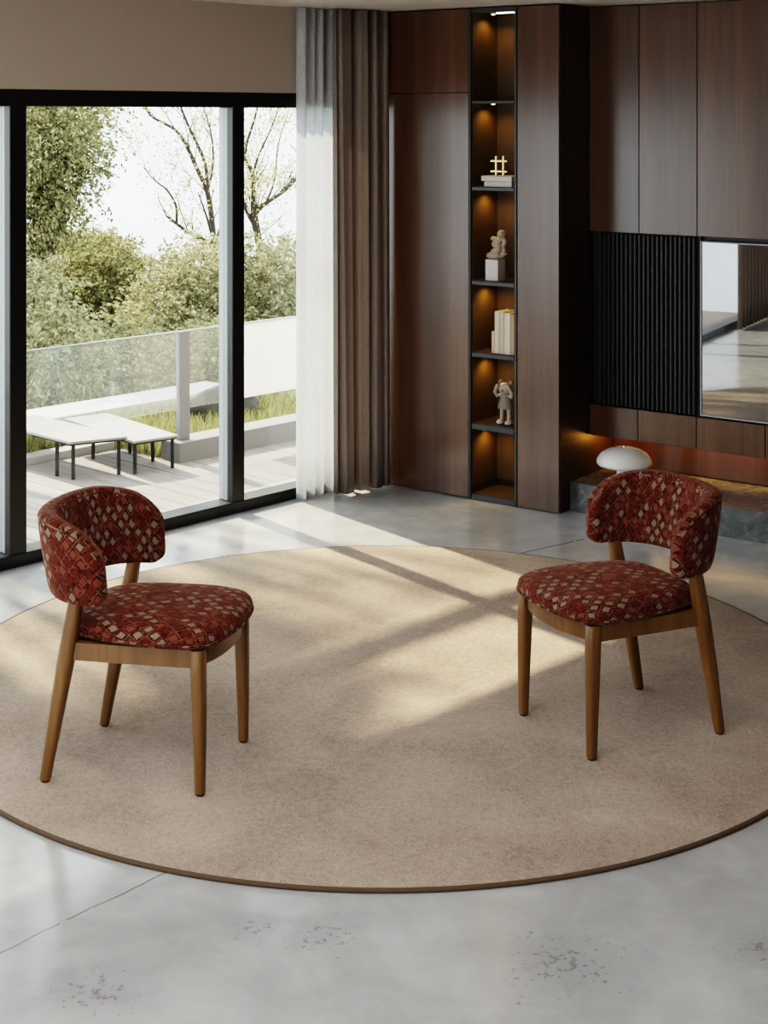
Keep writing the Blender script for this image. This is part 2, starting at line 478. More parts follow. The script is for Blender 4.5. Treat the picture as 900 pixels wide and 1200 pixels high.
# ================================================================== THE ROOM
WEST = -6.6          # far end of the window wall, behind the camera (WIN x)
corner = WIN.pt(2.19, 0)
p_nw = WIN.pt(WEST, 0)
EAST = 5.6
p_e = CAB.pt(1.044 + EAST, 0.296)
p_s = Vector((p_nw.x + 6.2*0.724, p_nw.y - 6.2*0.689, 0))
# floor, ceiling
room = [CAB.pt(-0.35, 0.85), p_nw, p_s, Vector((p_e.x - 0.588*6.5, p_e.y - 0.809*6.5, 0)), CAB.pt(1.044 + EAST, 0.85)]
mb = MB(); mb.prism([(p.x, p.y) for p in room], -0.12, 0.0); struct(mb.build('floor', 'concrete'))
mb = MB(); mb.prism([(p.x, p.y) for p in room], CEIL, CEIL + 0.15); struct(mb.build('ceiling', 'ceiling_paint'))
# wall with the glazing: header over the opening, then solid wall towards the back of the room
GL_W = -5.2
mb = MB()
mb.box(GL_W, 2.19, 0, 0.22, 2.018, CEIL)
mb.box(WEST, GL_W, 0, 0.22, 0, CEIL)
mb.box(2.19, 2.75, 0, 0.22, 0, CEIL)
o = struct(mb.build('wall_left', 'beige_paint')); WIN.put(o)
# wall behind the cabinets
mb = MB(); mb.box(-0.32, 1.044 + EAST, 0.62, 0.8, 0, CEIL); o = struct(mb.build('wall_far', 'walnut_dark')); CAB.put(o)
def wall_between(name, a, b, mat, openings=()):
    d = (b - a); ln = d.length; ang = math.atan2(d.y, d.x)
    mb = MB(); x = 0
    for (x0, x1, z0, z1) in openings:
        mb.box(x, x0, 0, 0.15, 0, CEIL); mb.box(x0, x1, 0, 0.15, z1, CEIL)
        if z0 > 0: mb.box(x0, x1, 0, 0.15, 0, z0)
        x = x1
    mb.box(x, ln, 0, 0.15, 0, CEIL)
    o = struct(mb.build(name, mat)); o.location = a; o.rotation_euler.z = ang
    return ln
pe2 = room[3]
wall_between('wall_right', pe2, room[4], 'walnut_dark')
ln = (pe2 - p_s).length
wall_between('wall_near', p_s, pe2, 'beige_paint')
ln2 = (p_s - p_nw).length
wall_between('wall_back', p_nw, p_s, 'beige_paint', [(0.9, ln2 - 0.9, 0.0, 2.0)])  # unseen wide opening put in so the sky adds ambient fill

# ------------------------------------------------------------------ glazing (window_1)
win = bpy.data.objects.new('window_1', None); C.objects.link(win); WIN.put(win); win['kind'] = 'structure'
mb = MB()
mb.box(GL_W, 2.19, 0.0, 0.10, 1.945, 2.018, 0.003)
mb.box(GL_W, 2.19, -0.012, 0.10, 0.0, 0.055, 0.003)
mb.build('window_frame', 'black_metal', win)
mullions = [(-5.20, -5.12), (-2.28, -2.20), (0.045, 0.1284), (1.2767, 1.3527), (2.10, 2.19)]
for (a, b) in mullions:
    mb = MB(); mb.box(a, b, -0.004, 0.036, 0.05, 1.95, 0.003); mb.build('mullion', 'black_metal', win)
    mb = MB(); mb.box(a, b - 0.004, 0.036, 0.10, 0.055, 1.945, 0.003); mb.build('sash_stile', 'silver_metal', win)
for i in range(len(mullions) - 1):
    a = mullions[i][1] - 0.006; b = mullions[i+1][0]
    mb = MB(); mb.box(a, b, 0.058, 0.066, 0.05, 1.948); mb.build('pane', 'pane_glass', win)

# ================================================================== CABINET WALL
def cab_box(name, mat, x0, x1, y0, y1, z0, z1, label, cat, group=None, bev=0.002):
    cx = (x0 + x1)/2
    mb = MB(); mb.box(x0 - cx, x1 - cx, 0, y1 - y0, 0, z1 - z0, bev)
    o = mb.build(name, mat); CAB.put(o, cx, y0, z0); tag(o, label, cat, group); return o
G = 0.0015
# tall cabinet beside the curtain
t = empty('tall_cabinet', 'tall walnut cabinet between the taupe curtain and the lit shelf niche', 'cabinet', CAB, 0.21, 0, 0)
mb = MB(); mb.box(-0.222, 0.321, 0.022, 0.60, 0.0, CEIL - 0.01); mb.build('cabinet_body', 'walnut_dark', t)
ZS = CAM_H + (HORIZON - 109)*7.8/FPX
mb = MB(); mb.box(-0.30, 0.321, 0.0, 0.022, 0.006, ZS - 0.001, 0.0015); mb.build('door', 'walnut', t)
mb = MB(); mb.box(-0.30, 0.321, 0.0, 0.022, ZS + 0.001, CEIL - 0.008, 0.0015); mb.build('upper_door', 'walnut', t)

# lit niche
SX0, SX1 = 0.533, 0.812
IX0, IX1 = 0.5457, 0.7975
ND = 0.245
cx = (SX0 + SX1)/2
n = empty('display_shelf', 'narrow floor-to-ceiling open shelf niche with six warm-lit compartments', 'shelf', CAB, cx, 0, 0)
for xa, xb in ((SX0, IX0), (IX1, SX1)):
    mb = MB(); mb.box(xa + G - cx, xb - G - cx, -0.004, ND, 0, CEIL - 0.005, 0.0015); mb.build('side_panel', 'graphite_metal', n)
mb = MB()
mb.box(IX0 - cx, IX0 + 0.003 - cx, 0.012, ND, 0.06, CEIL - 0.03)
mb.box(IX1 - 0.003 - cx, IX1 - cx, 0.012, ND, 0.06, CEIL - 0.03)
mb.box(IX0 - cx, IX1 - cx, ND - 0.004, ND + 0.01, 0.06, CEIL - 0.02)
mb.build('niche_lining', 'niche_wood', n)
YS = 7.953 - 0.588*0.56
def zat(py, Y=YS): return CAM_H - (py - HORIZON)*Y/FPX
shelf_tops = []
SHELF_PY = [(118.5, 121.5), (219, 223), (329, 333.5), (413, 418), (496.5, 503), (579, 598)]
for i, (ya, yb) in enumerate(SHELF_PY):
    z1, z0 = zat(ya), max(0.0, zat(yb))
    if i == 5: z0 = 0.0
    mb = MB(); mb.box(IX0 + 0.003 - cx, IX1 - 0.003 - cx, 0.0, ND - 0.004, z0, z1, 0.0015)
    o = mb.build('shelf', 'graphite_metal', n); shelf_tops.append(z1)
    mb = MB(); mb.box(IX0 + 0.004 - cx, IX1 - 0.004 - cx, 0.016, ND - 0.006, z1, z1 + 0.002); mb.build('shelf_lining', 'niche_wood', o)
mb = MB(); mb.box(IX0 + 0.003 - cx, IX1 - 0.003 - cx, 0, ND - 0.004, CEIL - 0.03, CEIL - 0.006, 0.0015)
mb.build('top_panel', 'graphite_metal', n)
light_z = [CEIL - 0.03] + [zat(b) for a, b in SHELF_PY[:5]]
LX, LY = IX0 + 0.055, 0.12
for z in light_z:
    mb = MB(); mb.lathe([(0.008, -0.004), (0.009, 0.0)], 16, LX - cx, LY)
    o = mb.build('spotlight', 'warm_led', n); o.location = (0, 0, z - 0.0005)
    ld = bpy.data.lights.new('niche_light', 'SPOT'); ld.energy = 2.0; ld.color = (1.0, 0.64, 0.18); ld.shadow_soft_size = 0.012
    ld.spot_size = R(150); ld.spot_blend = 0.9
    lo = bpy.data.objects.new('niche_light', ld); C.objects.link(lo); lo.parent = n; lo.location = (LX - cx, LY, z - 0.012)
mb = MB(); mb.box(0.0, IX1 - 0.006 - cx, 0.03, 0.037, CEIL - 0.036, CEIL - 0.031); mb.build('light_strip', 'led_strip', n)

# column right of the niche
t = empty('end_cabinet', 'slim tall walnut cabinet right of the lit shelf niche', 'cabinet', CAB, 0.93, 0, 0)
mb = MB(); mb.box(0.812 + G - 0.93, 1.0443 - 0.93, 0.02, 0.60, 0, CEIL - 0.008, 0.001); mb.build('cabinet_body', 'walnut_dark', t)
mb = MB(); mb.box(0.812 + G - 0.93, 1.0443 - 0.93, 0, 0.02, 0.004, CEIL - 0.008, 0.0015); mb.build('door', 'walnut', t)
mb = MB(); mb.box(SX0, SX1, ND + 0.012, 0.60, 0, CEIL - 0.01)
o = struct(mb.build('trim_1', 'walnut_dark')); CAB.put(o)

# TV wall: offset 0.296 behind the cabinet fronts
PW = 0.296; S0 = 1.0443
def pan(name, x0, x1, z0, z1, label, cat, group=None, depth=0.30):
    cx = S0 + (x0 + x1)/2; h = (x1 - x0)/2 - G
    t = empty(name, label, cat, CAB, cx, PW, z0, group)
    mb = MB(); mb.box(-h, h, 0.02, depth, 0.0, z1 - z0 - 2*G); mb.build('cabinet_body', 'walnut_dark', t)
    mb = MB(); mb.box(-h, h, 0, 0.02, G, z1 - z0 - G, 0.0012); mb.build('door', 'walnut', t)
    return t
UP0 = 1.336
pan('wall_cabinet', 0.002, 0.274, UP0, CEIL - 0.004, 'left walnut wall cabinet above the black slatted panel, in the dark corner', 'cabinet')
pan('wall_cabinet', 0.274, 0.576, UP0, CEIL - 0.004, 'middle walnut wall cabinet above the black slatted panel', 'cabinet')
pan('wall_cabinet', 0.576, 1.25, UP0, CEIL - 0.004, 'right walnut wall cabinet above the television', 'cabinet')
mb = MB(); mb.box(1.252, EAST, PW, PW + 0.3, UP0, CEIL - 0.004); mb.box(2.2, EAST, PW, PW + 0.3, 0.332, UP0 - 0.002); mb.box(1.602, 2.198, PW, PW + 0.3, 0.332, 0.484)
o = struct(mb.build('trim_4', 'walnut')); CAB.put(o, S0, 0, 0)
LZ0, LZ1 = 0.332, 0.486
pan('drawer_unit', 0.002, 0.268, LZ0, LZ1, 'walnut drawer front below left half of the slatted panel', 'drawer')
pan('drawer_unit', 0.268, 0.572, LZ0, LZ1, 'walnut drawer front below right half of the slatted panel', 'drawer')
pan('drawer_unit', 0.572, 0.912, LZ0, LZ1, 'wide walnut drawer front below the television', 'drawer')
pan('drawer_unit', 0.912, 1.6, LZ0, LZ1, 'walnut drawer front below the television at the photo edge', 'drawer')
# slatted panel
t = empty('slatted_panel', 'black vertical slatted wall panel left of the television', 'panel', CAB, S0 + 0.30, PW, LZ1)
mb = MB(); mb.box(-0.29, 0.282, 0.03, 0.30, 0.002, UP0 - LZ1 - 0.002); mb.build('backing', 'black_metal', t)
nr = 22
x0, x1 = 0.052 - 0.30, 0.572 - 0.30
pit = (x1 - x0)/nr
for i in range(nr):
    a = x0 + i*pit
    mb = MB(); mb.box(a, a + pit*0.60, 0.004, 0.03, 0.004, UP0 - LZ1 - 0.004, 0.004); mb.build('slat', 'slat_black', t)
# television
TX0, TX1, TZ0, TZ1 = 0.596, 2.05, 0.495, 1.316
t = empty('television', 'large black television with a mirror-like dark screen on the walnut wall', 'television', CAB, S0 + (TX0 + TX1)/2, PW, TZ0)
w = (TX1 - TX0)/2; h = TZ1 - TZ0
mb = MB(); mb.box(-w, w, 0.004, 0.05, 0, h, 0.003); mb.build('television_body', 'black_metal', t)
mb = MB()
for a in ((-w, w, 0, 0.006), (-w, w, h - 0.006, h)): mb.box(a[0], a[1], -0.010, 0.004, a[2], a[3], 0.001)
for a in ((-w, -w + 0.006), (w - 0.006, w)): mb.box(a[0], a[1], -0.010, 0.004, 0.006, h - 0.006, 0.001)
mb.build('bezel', 'silver_metal', t)
mb = MB(); mb.box(-w + 0.006, w - 0.006, -0.003, 0.004, 0.006, h - 0.006); mb.build('screen', 'screen', t)
mb = MB(); mb.box(0.574, 2.2, 0.055, 0.30, LZ1, UP0); o = struct(mb.build('trim_2', 'black_metal')); CAB.put(o, S0, PW, 0)
# recess with its light and the stone plinth
mb = MB(); mb.box(0.0, EAST, PW + 0.27, 0.62, 0.142, LZ0); o = struct(mb.build('trim_3', 'walnut')); CAB.put(o, S0, 0, 0)
mb = MB(); mb.box(0.003, 4.2, 0.10, 0.565, 0.0, 0.138, 0.003)
o = mb.build('stone_plinth', 'marble'); CAB.put(o, S0, 0, 0); tag(o, 'low dark grey marble plinth running under the television wall', 'plinth')
mb = MB(); mb.box(0.01, 1.6, 0.0, 0.012, -0.006, 0.0); o = mb.build('light_strip', 'warm_led'); CAB.put(o, S0, PW + 0.24, LZ0 - 0.001)
tag(o, 'amber strip light hidden under the walnut drawers above the plinth', 'light')
ld = bpy.data.lights.new('recess_light', 'AREA'); ld.shape = 'RECTANGLE'; ld.size = 1.55; ld.size_y = 0.015; ld.energy = 1.3; ld.color = (1.0, 0.50, 0.10); ld.spread = R(105)
lo = bpy.data.objects.new('recess_light', ld); C.objects.link(lo); CAB.put(lo, S0 + 0.81, PW + 0.225, LZ0 - 0.012)

ld = bpy.data.lights.new('recess_light', 'AREA'); ld.shape = 'RECTANGLE'; ld.size = 0.10; ld.size_y = 0.03; ld.energy = 0.30; ld.color = (1.0, 0.42, 0.06)  # extra light added to bring the orange glow onto the recess's left end
lo = bpy.data.objects.new('recess_light', ld); C.objects.link(lo); CAB.put(lo, S0 + 0.10, PW + 0.12, LZ0 - 0.03)
lo.rotation_euler = (R(90), 0, CAB.a + R(90))
# ------------------------------------------------------------------ things on the shelves
def on_shelf(i): return shelf_tops[i] + 0.002
def sx(px, w):   # cabinet x of a photo column at depth w into the niche
    k = (px - 450)/FPX
    P = CAB.pt(0, w)
    return (k*P.y - P.x)/(0.809 + 0.588*k)
def block(name, mat, x0, x1, y0, y1, z0, z1, label, cat, group=None, bev=0.002, rz=0):
    cx, cy = (x0 + x1)/2, (y0 + y1)/2
    mb = MB(); mb.box(x0 - cx, x1 - cx, y0 - cy, y1 - cy, 0, z1 - z0, bev)
    o = mb.build(name, mat); CAB.put(o, cx, cy, z0); o.rotation_euler.z += rz
    return tag(o, label, cat, group)
def book(x0, x1, y0, y1, z0, h, mat, label, group, lying=False):
    """closed book: cover boards + spine and a page block"""
    cx, cy = (x0 + x1)/2, (y0 + y1)/2
    t = empty('book', label, 'book', CAB, cx, cy, z0, group)
    w, d = (x1 - x0)/2, (y1 - y0)/2
    mb = MB()
    if lying:
        c = 0.003
        mb.box(-w, w, -d, d, 0, c, 0.001); mb.box(-w, w, -d, d, h - c, h, 0.001); mb.box(-w, w, -d, -d + c, c, h - c)
        mb.build('cover', mat, t)
        mb = MB(); mb.box(-w + 0.003, w - 0.003, -d + c, d - 0.004, c, h - c); mb.build('pages', 'paper_white', t)
    else:
        c = 0.002
        mb.box(-w, -w + c, -d, d, 0, h, 0.0008); mb.box(w - c, w, -d, d, 0, h, 0.0008); mb.box(-w + c, w - c, -d, -d + c, 0, h)
        mb.build('cover', mat, t)
        mb = MB(); mb.box(-w + c, w - c, -d + c, d - 0.004, 0.002, h - 0.004); mb.build('pages', 'paper_white', t)
    return t
# second compartment: two lying books and a lattice ornament
z = on_shelf(1)
yb = 0.03
xa, xb = sx(567.5, yb), sx(599.5, yb)
book(xa, xb, yb, yb + 0.12, z, 0.026, 'paper_white', 'white book lying on the shelf below the gold lattice, lower of the two', 'lying books in the niche', True)
xa, xb = sx(564, yb - 0.004), sx(599.5, yb - 0.004)
book(xa, xb, yb - 0.004, yb + 0.13, z + 0.027, 0.026, 'paper_white', 'white book directly under the gold lattice ornament, upper of the two', 'lying books in the niche', True)
z2 = z + 0.0535
lt = empty('lattice_ornament', 'small gold lattice ornament of crossing bars on the lying white books', 'ornament', CAB, sx(586, 0.07), 0.07, z2)
hz = 0.098
for x in (-0.021, 0.021):
    mb = MB(); mb.box(x - 0.0055, x + 0.0055, -0.006, 0.006, 0, hz, 0.0015); mb.build('upright_bar', 'gold', lt)
for zz in (0.022, 0.073):
    mb = MB(); mb.box(-0.046, 0.050, -0.018, -0.0065, zz - 0.005, zz + 0.005, 0.0015); mb.build('cross_bar', 'gold', lt)
# third: pedestal with a driftwood-like sculpture
z = on_shelf(2)
xm = sx(578.5, 0.06)
block('pedestal', 'paper_white', xm - 0.037, xm + 0.037, 0.04, 0.11, z, z + 0.104, 'small white block pedestal carrying the beige sculpture', 'pedestal', None, 0.002)
zz = z + 0.1045
sc_ = empty('sculpture', 'beige knotted abstract sculpture on the white block pedestal', 'sculpture', CAB, xm, 0.075, zz)
def knob(d): return 1 + 0.22*noise.noise(d*2.3) + 0.10*noise.noise(d*6)
mb = MB()
def wavy_tube(pts, rad):
    P = [Vector(p) for p in pts]; out = []; rr = []
    for i in range(len(P) - 1):
        for s_ in range(5):
            f = s_/5
            a = P[max(i-1, 0)]; b = P[i]; c = P[i+1]; d = P[min(i+2, len(P)-1)]
            q = 0.5*((2*b) + (c - a)*f + (2*a - 5*b + 4*c - d)*f*f + (3*b - a - 3*c + d)*f**3)
            out.append(q); r0 = rad[i] + (rad[i+1] - rad[i])*f
            rr.append(r0*(1 + 0.25*noise.noise(q*60)))
    out.append(P[-1]); rr.append(rad[-1])
    mb.tube(out, rr, 12)
mb.ball((0.0, 0, 0.018), (0.050, 0.030, 0.020), 24, 14, knob)
wavy_tube([(-0.030, 0, 0.012), (0.0, 0, 0.034), (0.022, -0.004, 0.052), (0.018, 0, 0.080), (0.034, 0, 0.112)], [0.014, 0.022, 0.020, 0.017, 0.020])
mb.ball((0.036, 0, 0.125), (0.022, 0.018, 0.021), 18, 12, knob)
wavy_tube([(0.010, -0.006, 0.062), (-0.004, -0.008, 0.076), (0.012, -0.006, 0.094), (-0.010, -0.004, 0.104)], [0.013, 0.012, 0.012, 0.010])
mb.ball((-0.008, -0.004, 0.102), (0.016, 0.013, 0.011), 16, 10, knob)
wavy_tube([(0.040, 0, 0.105), (0.056, 0, 0.092), (0.044, 0.002, 0.066), (0.050, 0.002, 0.045), (0.040, 0.004, 0.020)], [0.012, 0.012, 0.010, 0.010, 0.012])
mb.ball((0.050, 0.0, 0.030), (0.020, 0.014, 0.010), 16, 10, knob)
mb.build('body', 'plaster', sc_, True, angle=60)
# fourth: five standing books
z = on_shelf(3)
specs = [(576.0, 579.5, 0.106, 'book_cream', 'short cream book at the left end of the standing row'),
         (579.6, 585.0, 0.206, 'book_ivory', 'tall ivory book second in the standing row, next to the short one'),
         (585.2, 590.6, 0.205, 'book_cream', 'tall cream book in the middle of the standing row'),
         (590.8, 598.2, 0.202, 'book_ivory', 'thick ivory book second from the right end of the row'),
         (598.4, 602.6, 0.198, 'book_tan', 'tan book at the right end of the standing row')]
for a, b, h_, m_, lab in specs:
    book(sx(a, 0.035), sx(b, 0.035), 0.035, 0.165, z, h_, m_, lab, 'standing books in the niche')
# fifth: figurine holding its head
z = on_shelf(4)
fg = empty('figurine', 'small grey standing figurine with hands raised to its head and pale shoes', 'figurine', CAB, sx(592.5, 0.07), 0.07, z, rz=R(0))
for s_ in (-1, 1):
    mb = MB(); mb.tube([(s_*0.021, 0, 0.022), (s_*0.020, 0, 0.06), (s_*0.017, 0, 0.092)], [0.0105, 0.0105, 0.013], 14); lg = mb.build('leg', 'figure_pale', fg, True)
    mb = MB(); mb.ball((s_*0.024, -0.010, 0.0125), (0.017, 0.026, 0.0125), 16, 10); mb.build('shoe', 'paper_white', lg, True)
mb = MB(); mb.loft([[(r*math.cos(2*math.pi*j/24), 0.75*r*math.sin(2*math.pi*j/24), zz) for j in range(24)] for r, zz in
                    ((0.030, 0.078), (0.041, 0.080), (0.040, 0.092), (0.033, 0.115), (0.026, 0.140), (0.020, 0.152))])
mb.build('dress', 'figure_grey', fg, True)
hd = MB(); hd.ball((0.0, -0.002, 0.178), (0.036, 0.031, 0.030), 22, 14)
hd = hd.build('head', 'figure_pale', fg, True)
mb = MB(); mb.ball((0, -0.034, 0.172), (0.007, 0.006, 0.006), 10, 8); mb.build('nose', 'figure_grey', hd, True)
for s_ in (-1, 1):
    mb = MB(); mb.ball((s_*0.030, 0.002, 0.206), (0.013, 0.009, 0.013), 14, 10); mb.build('ear', 'figure_grey', hd, True)
    mb = MB(); mb.tube([(s_*0.022, -0.004, 0.146), (s_*0.043, -0.012, 0.140), (s_*0.050, -0.018, 0.158), (s_*0.036, -0.026, 0.186)], [0.009, 0.010, 0.010, 0.009], 12)
    ar = mb.build('arm', 'figure_pale', fg, True)
    mb = MB(); mb.ball((s_*0.031, -0.028, 0.190), (0.012, 0.009, 0.013), 12, 8); mb.build('hand', 'figure_pale', ar, True)

# ------------------------------------------------------------------ mushroom lamp on the plinth
LPX = 0.24
lc = CAB.pt(S0 + LPX, PW - 0.088)
lamp = empty('table_lamp', 'glossy white mushroom table lamp standing on the dark marble plinth', 'lamp', CAB, S0 + LPX, PW - 0.088, 0.138)
mb = MB(); mb.lathe([(0.046, 0.0), (0.048, 0.003), (0.044, 0.008), (0.037, 0.012)], 40); mb.build('base', 'lamp_white', lamp, True)
mb = MB(); mb.lathe([(0.036, 0.010), (0.036, 0.112)], 40); mb.build('stem', 'lamp_white', lamp, True)
prof = [(0.030, 0.093), (0.100, 0.090), (0.124, 0.093), (0.133, 0.103), (0.131, 0.118), (0.122, 0.135), (0.107, 0.150), (0.085, 0.163), (0.056, 0.172), (0.028, 0.176), (0.008, 0.177)]
mb = MB(); mb.lathe(prof, 56); mb.build('lamp_shade', 'lamp_white', lamp, True, angle=50)
mb = MB(); mb.lathe([(0.004, 0.174), (0.007, 0.178), (0.006, 0.184), (0.002, 0.186)], 16); mb.build('finial', 'chrome', lamp, True)

# ================================================================== CURTAINS
def curtain(name, mat, pts_fn, n, z0, z1, label, rows=10):
    vs = []; fs = []
    for r_ in range(rows + 1):
        f = r_/rows; zz = z0 + (z1 - z0)*f
        for i in range(n + 1):
            x, y = pts_fn(i/n, f); vs.append((x, y, zz))
    for r_ in range(rows):
        for i in range(n):
            a = r_*(n+1) + i; fs.append((a, a+1, a+n+2, a+n+1))
    mb = MB(); mb.add(vs, fs); o = mb.build(name, mat, None, True, angle=180)
    md = o.modifiers.new('thickness', 'SOLIDIFY'); md.thickness = 0.0015
    WIN.put(o); tag(o, label, 'curtain'); return o
def folds(f, u, cnt, seed):
    a = 0
    for k, (c, w) in enumerate(((cnt, 1.0), (cnt*0.53, 0.45), (cnt*1.7, 0.25))):
        a += w*math.sin(2*math.pi*c*u + seed*1.7 + k*2.1)
    return a
def sheer_fn(u, f):
    x = 1.664 + 0.262*u
    return x, -0.044 + 0.016*folds(f, u, 4.0, 1.0)
curtain('sheer_curtain', 'sheer', sheer_fn, 120, 0.006, CEIL - 0.004, 'white sheer curtain hanging at the right end of the glazing')
KN = [(0.0, 0.02), (0.05, -0.03), (0.12, 0.035), (0.26, 0.03), (0.34, -0.015), (0.40, -0.045), (0.44, 0.03), (0.56, 0.035), (0.60, -0.05), (0.66, -0.045), (0.69, 0.04), (0.79, 0.03), (0.83, -0.03), (0.88, -0.02), (0.92, 0.03), (1.0, 0.012)]
def drape_fn(u, f):
    x = 1.848 + 0.340*u - 0.014*f*(1 - u)
    yb = -0.120 - 0.040*u
    for (a, ya), (b, y2) in zip(KN, KN[1:]):
        if u <= b + 1e-9:
            k = (u - a)/(b - a); k = k*k*(3 - 2*k); yv = ya + (y2 - ya)*k; break
    am = 1.0 + 0.15*math.sin(3*f + 9*u) - 0.25*f
    return x + 0.006*math.sin(26*u + 2*f), yb - yv*am
curtain('drape', 'taupe', drape_fn, 260, 0.012, CEIL - 0.004, 'long taupe drape between the sheer curtain and the walnut cabinet')
def sheer_west(u, f): return -5.45 + 1.72*u, -0.09 + 0.03*math.sin(2*math.pi*14*u)
curtain('drape', 'taupe', sheer_west, 260, 0.012, CEIL - 0.004, 'second taupe drape at the other end of the glazing, seen mirrored in the television')

# ================================================================== RUG
RCX, RCY, RR, RZ = 0.0, 5.262, 1.508, 0.014
rug = empty('round_rug', 'large round beige wool rug on the concrete floor under both chairs', 'rug', WORLD, RCX, RCY, 0)
mb = MB(); mb.lathe([(RR - 0.012, 0.0), (RR - 0.008, 0.004), (RR - 0.010, 0.011), (RR - 0.018, RZ), (RR*0.75, RZ), (RR*0.5, RZ), (RR*0.25, RZ), (0.01, RZ)], 220)
mb.build('pile', 'rug', rug, True)
mb = MB(); pts = [((RR - 0.006)*math.cos(2*math.pi*j/220), (RR - 0.006)*math.sin(2*math.pi*j/220)) for j in range(220)]
rings = []
for x, y in pts:
    d = Vector((x, y, 0)).normalized()
    rings.append([(x + d.x*0.007*math.cos(a), y + d.y*0.007*math.cos(a), 0.0065 + 0.0062*math.sin(a)) for a in [2*math.pi*q/8 for q in range(8)]])
rings.append(rings[0])
mb.loft(rings, False, False); mb.build('edge_binding', 'rug_binding', rug, True, angle=180)

# ================================================================== CHAIRS (local x = forward, y = left of the chair, z up)
def superring(cx, cy, z, hx, hy, e=3.2, n=20):
    out = []
    for j in range(n):
        a = 2*math.pi*(j + 0.5)/n; c, s_ = math.cos(a), math.sin(a)
        out.append((cx + hx*math.copysign(abs(c)**(2/e), c), cy + hy*math.copysign(abs(s_)**(2/e), s_), z))
    return out
def catmull(P, per=8, closed=True):
    n = len(P); out = []
    for i in range(n if closed else n - 1):
        a, b, c, d = (Vector(P[(i + k) % n]) if closed else Vector(P[min(max(i + k, 0), n - 1)]) for k in (-1, 0, 1, 2))
        for s_ in range(per):
            f = s_/per
            out.append(0.5*((2*b) + (c - a)*f + (2*a - 5*b + 4*c - d)*f*f + (3*b - a - 3*c + d)*f**3))
    if not closed: out.append(Vector(P[-1]))
    return out

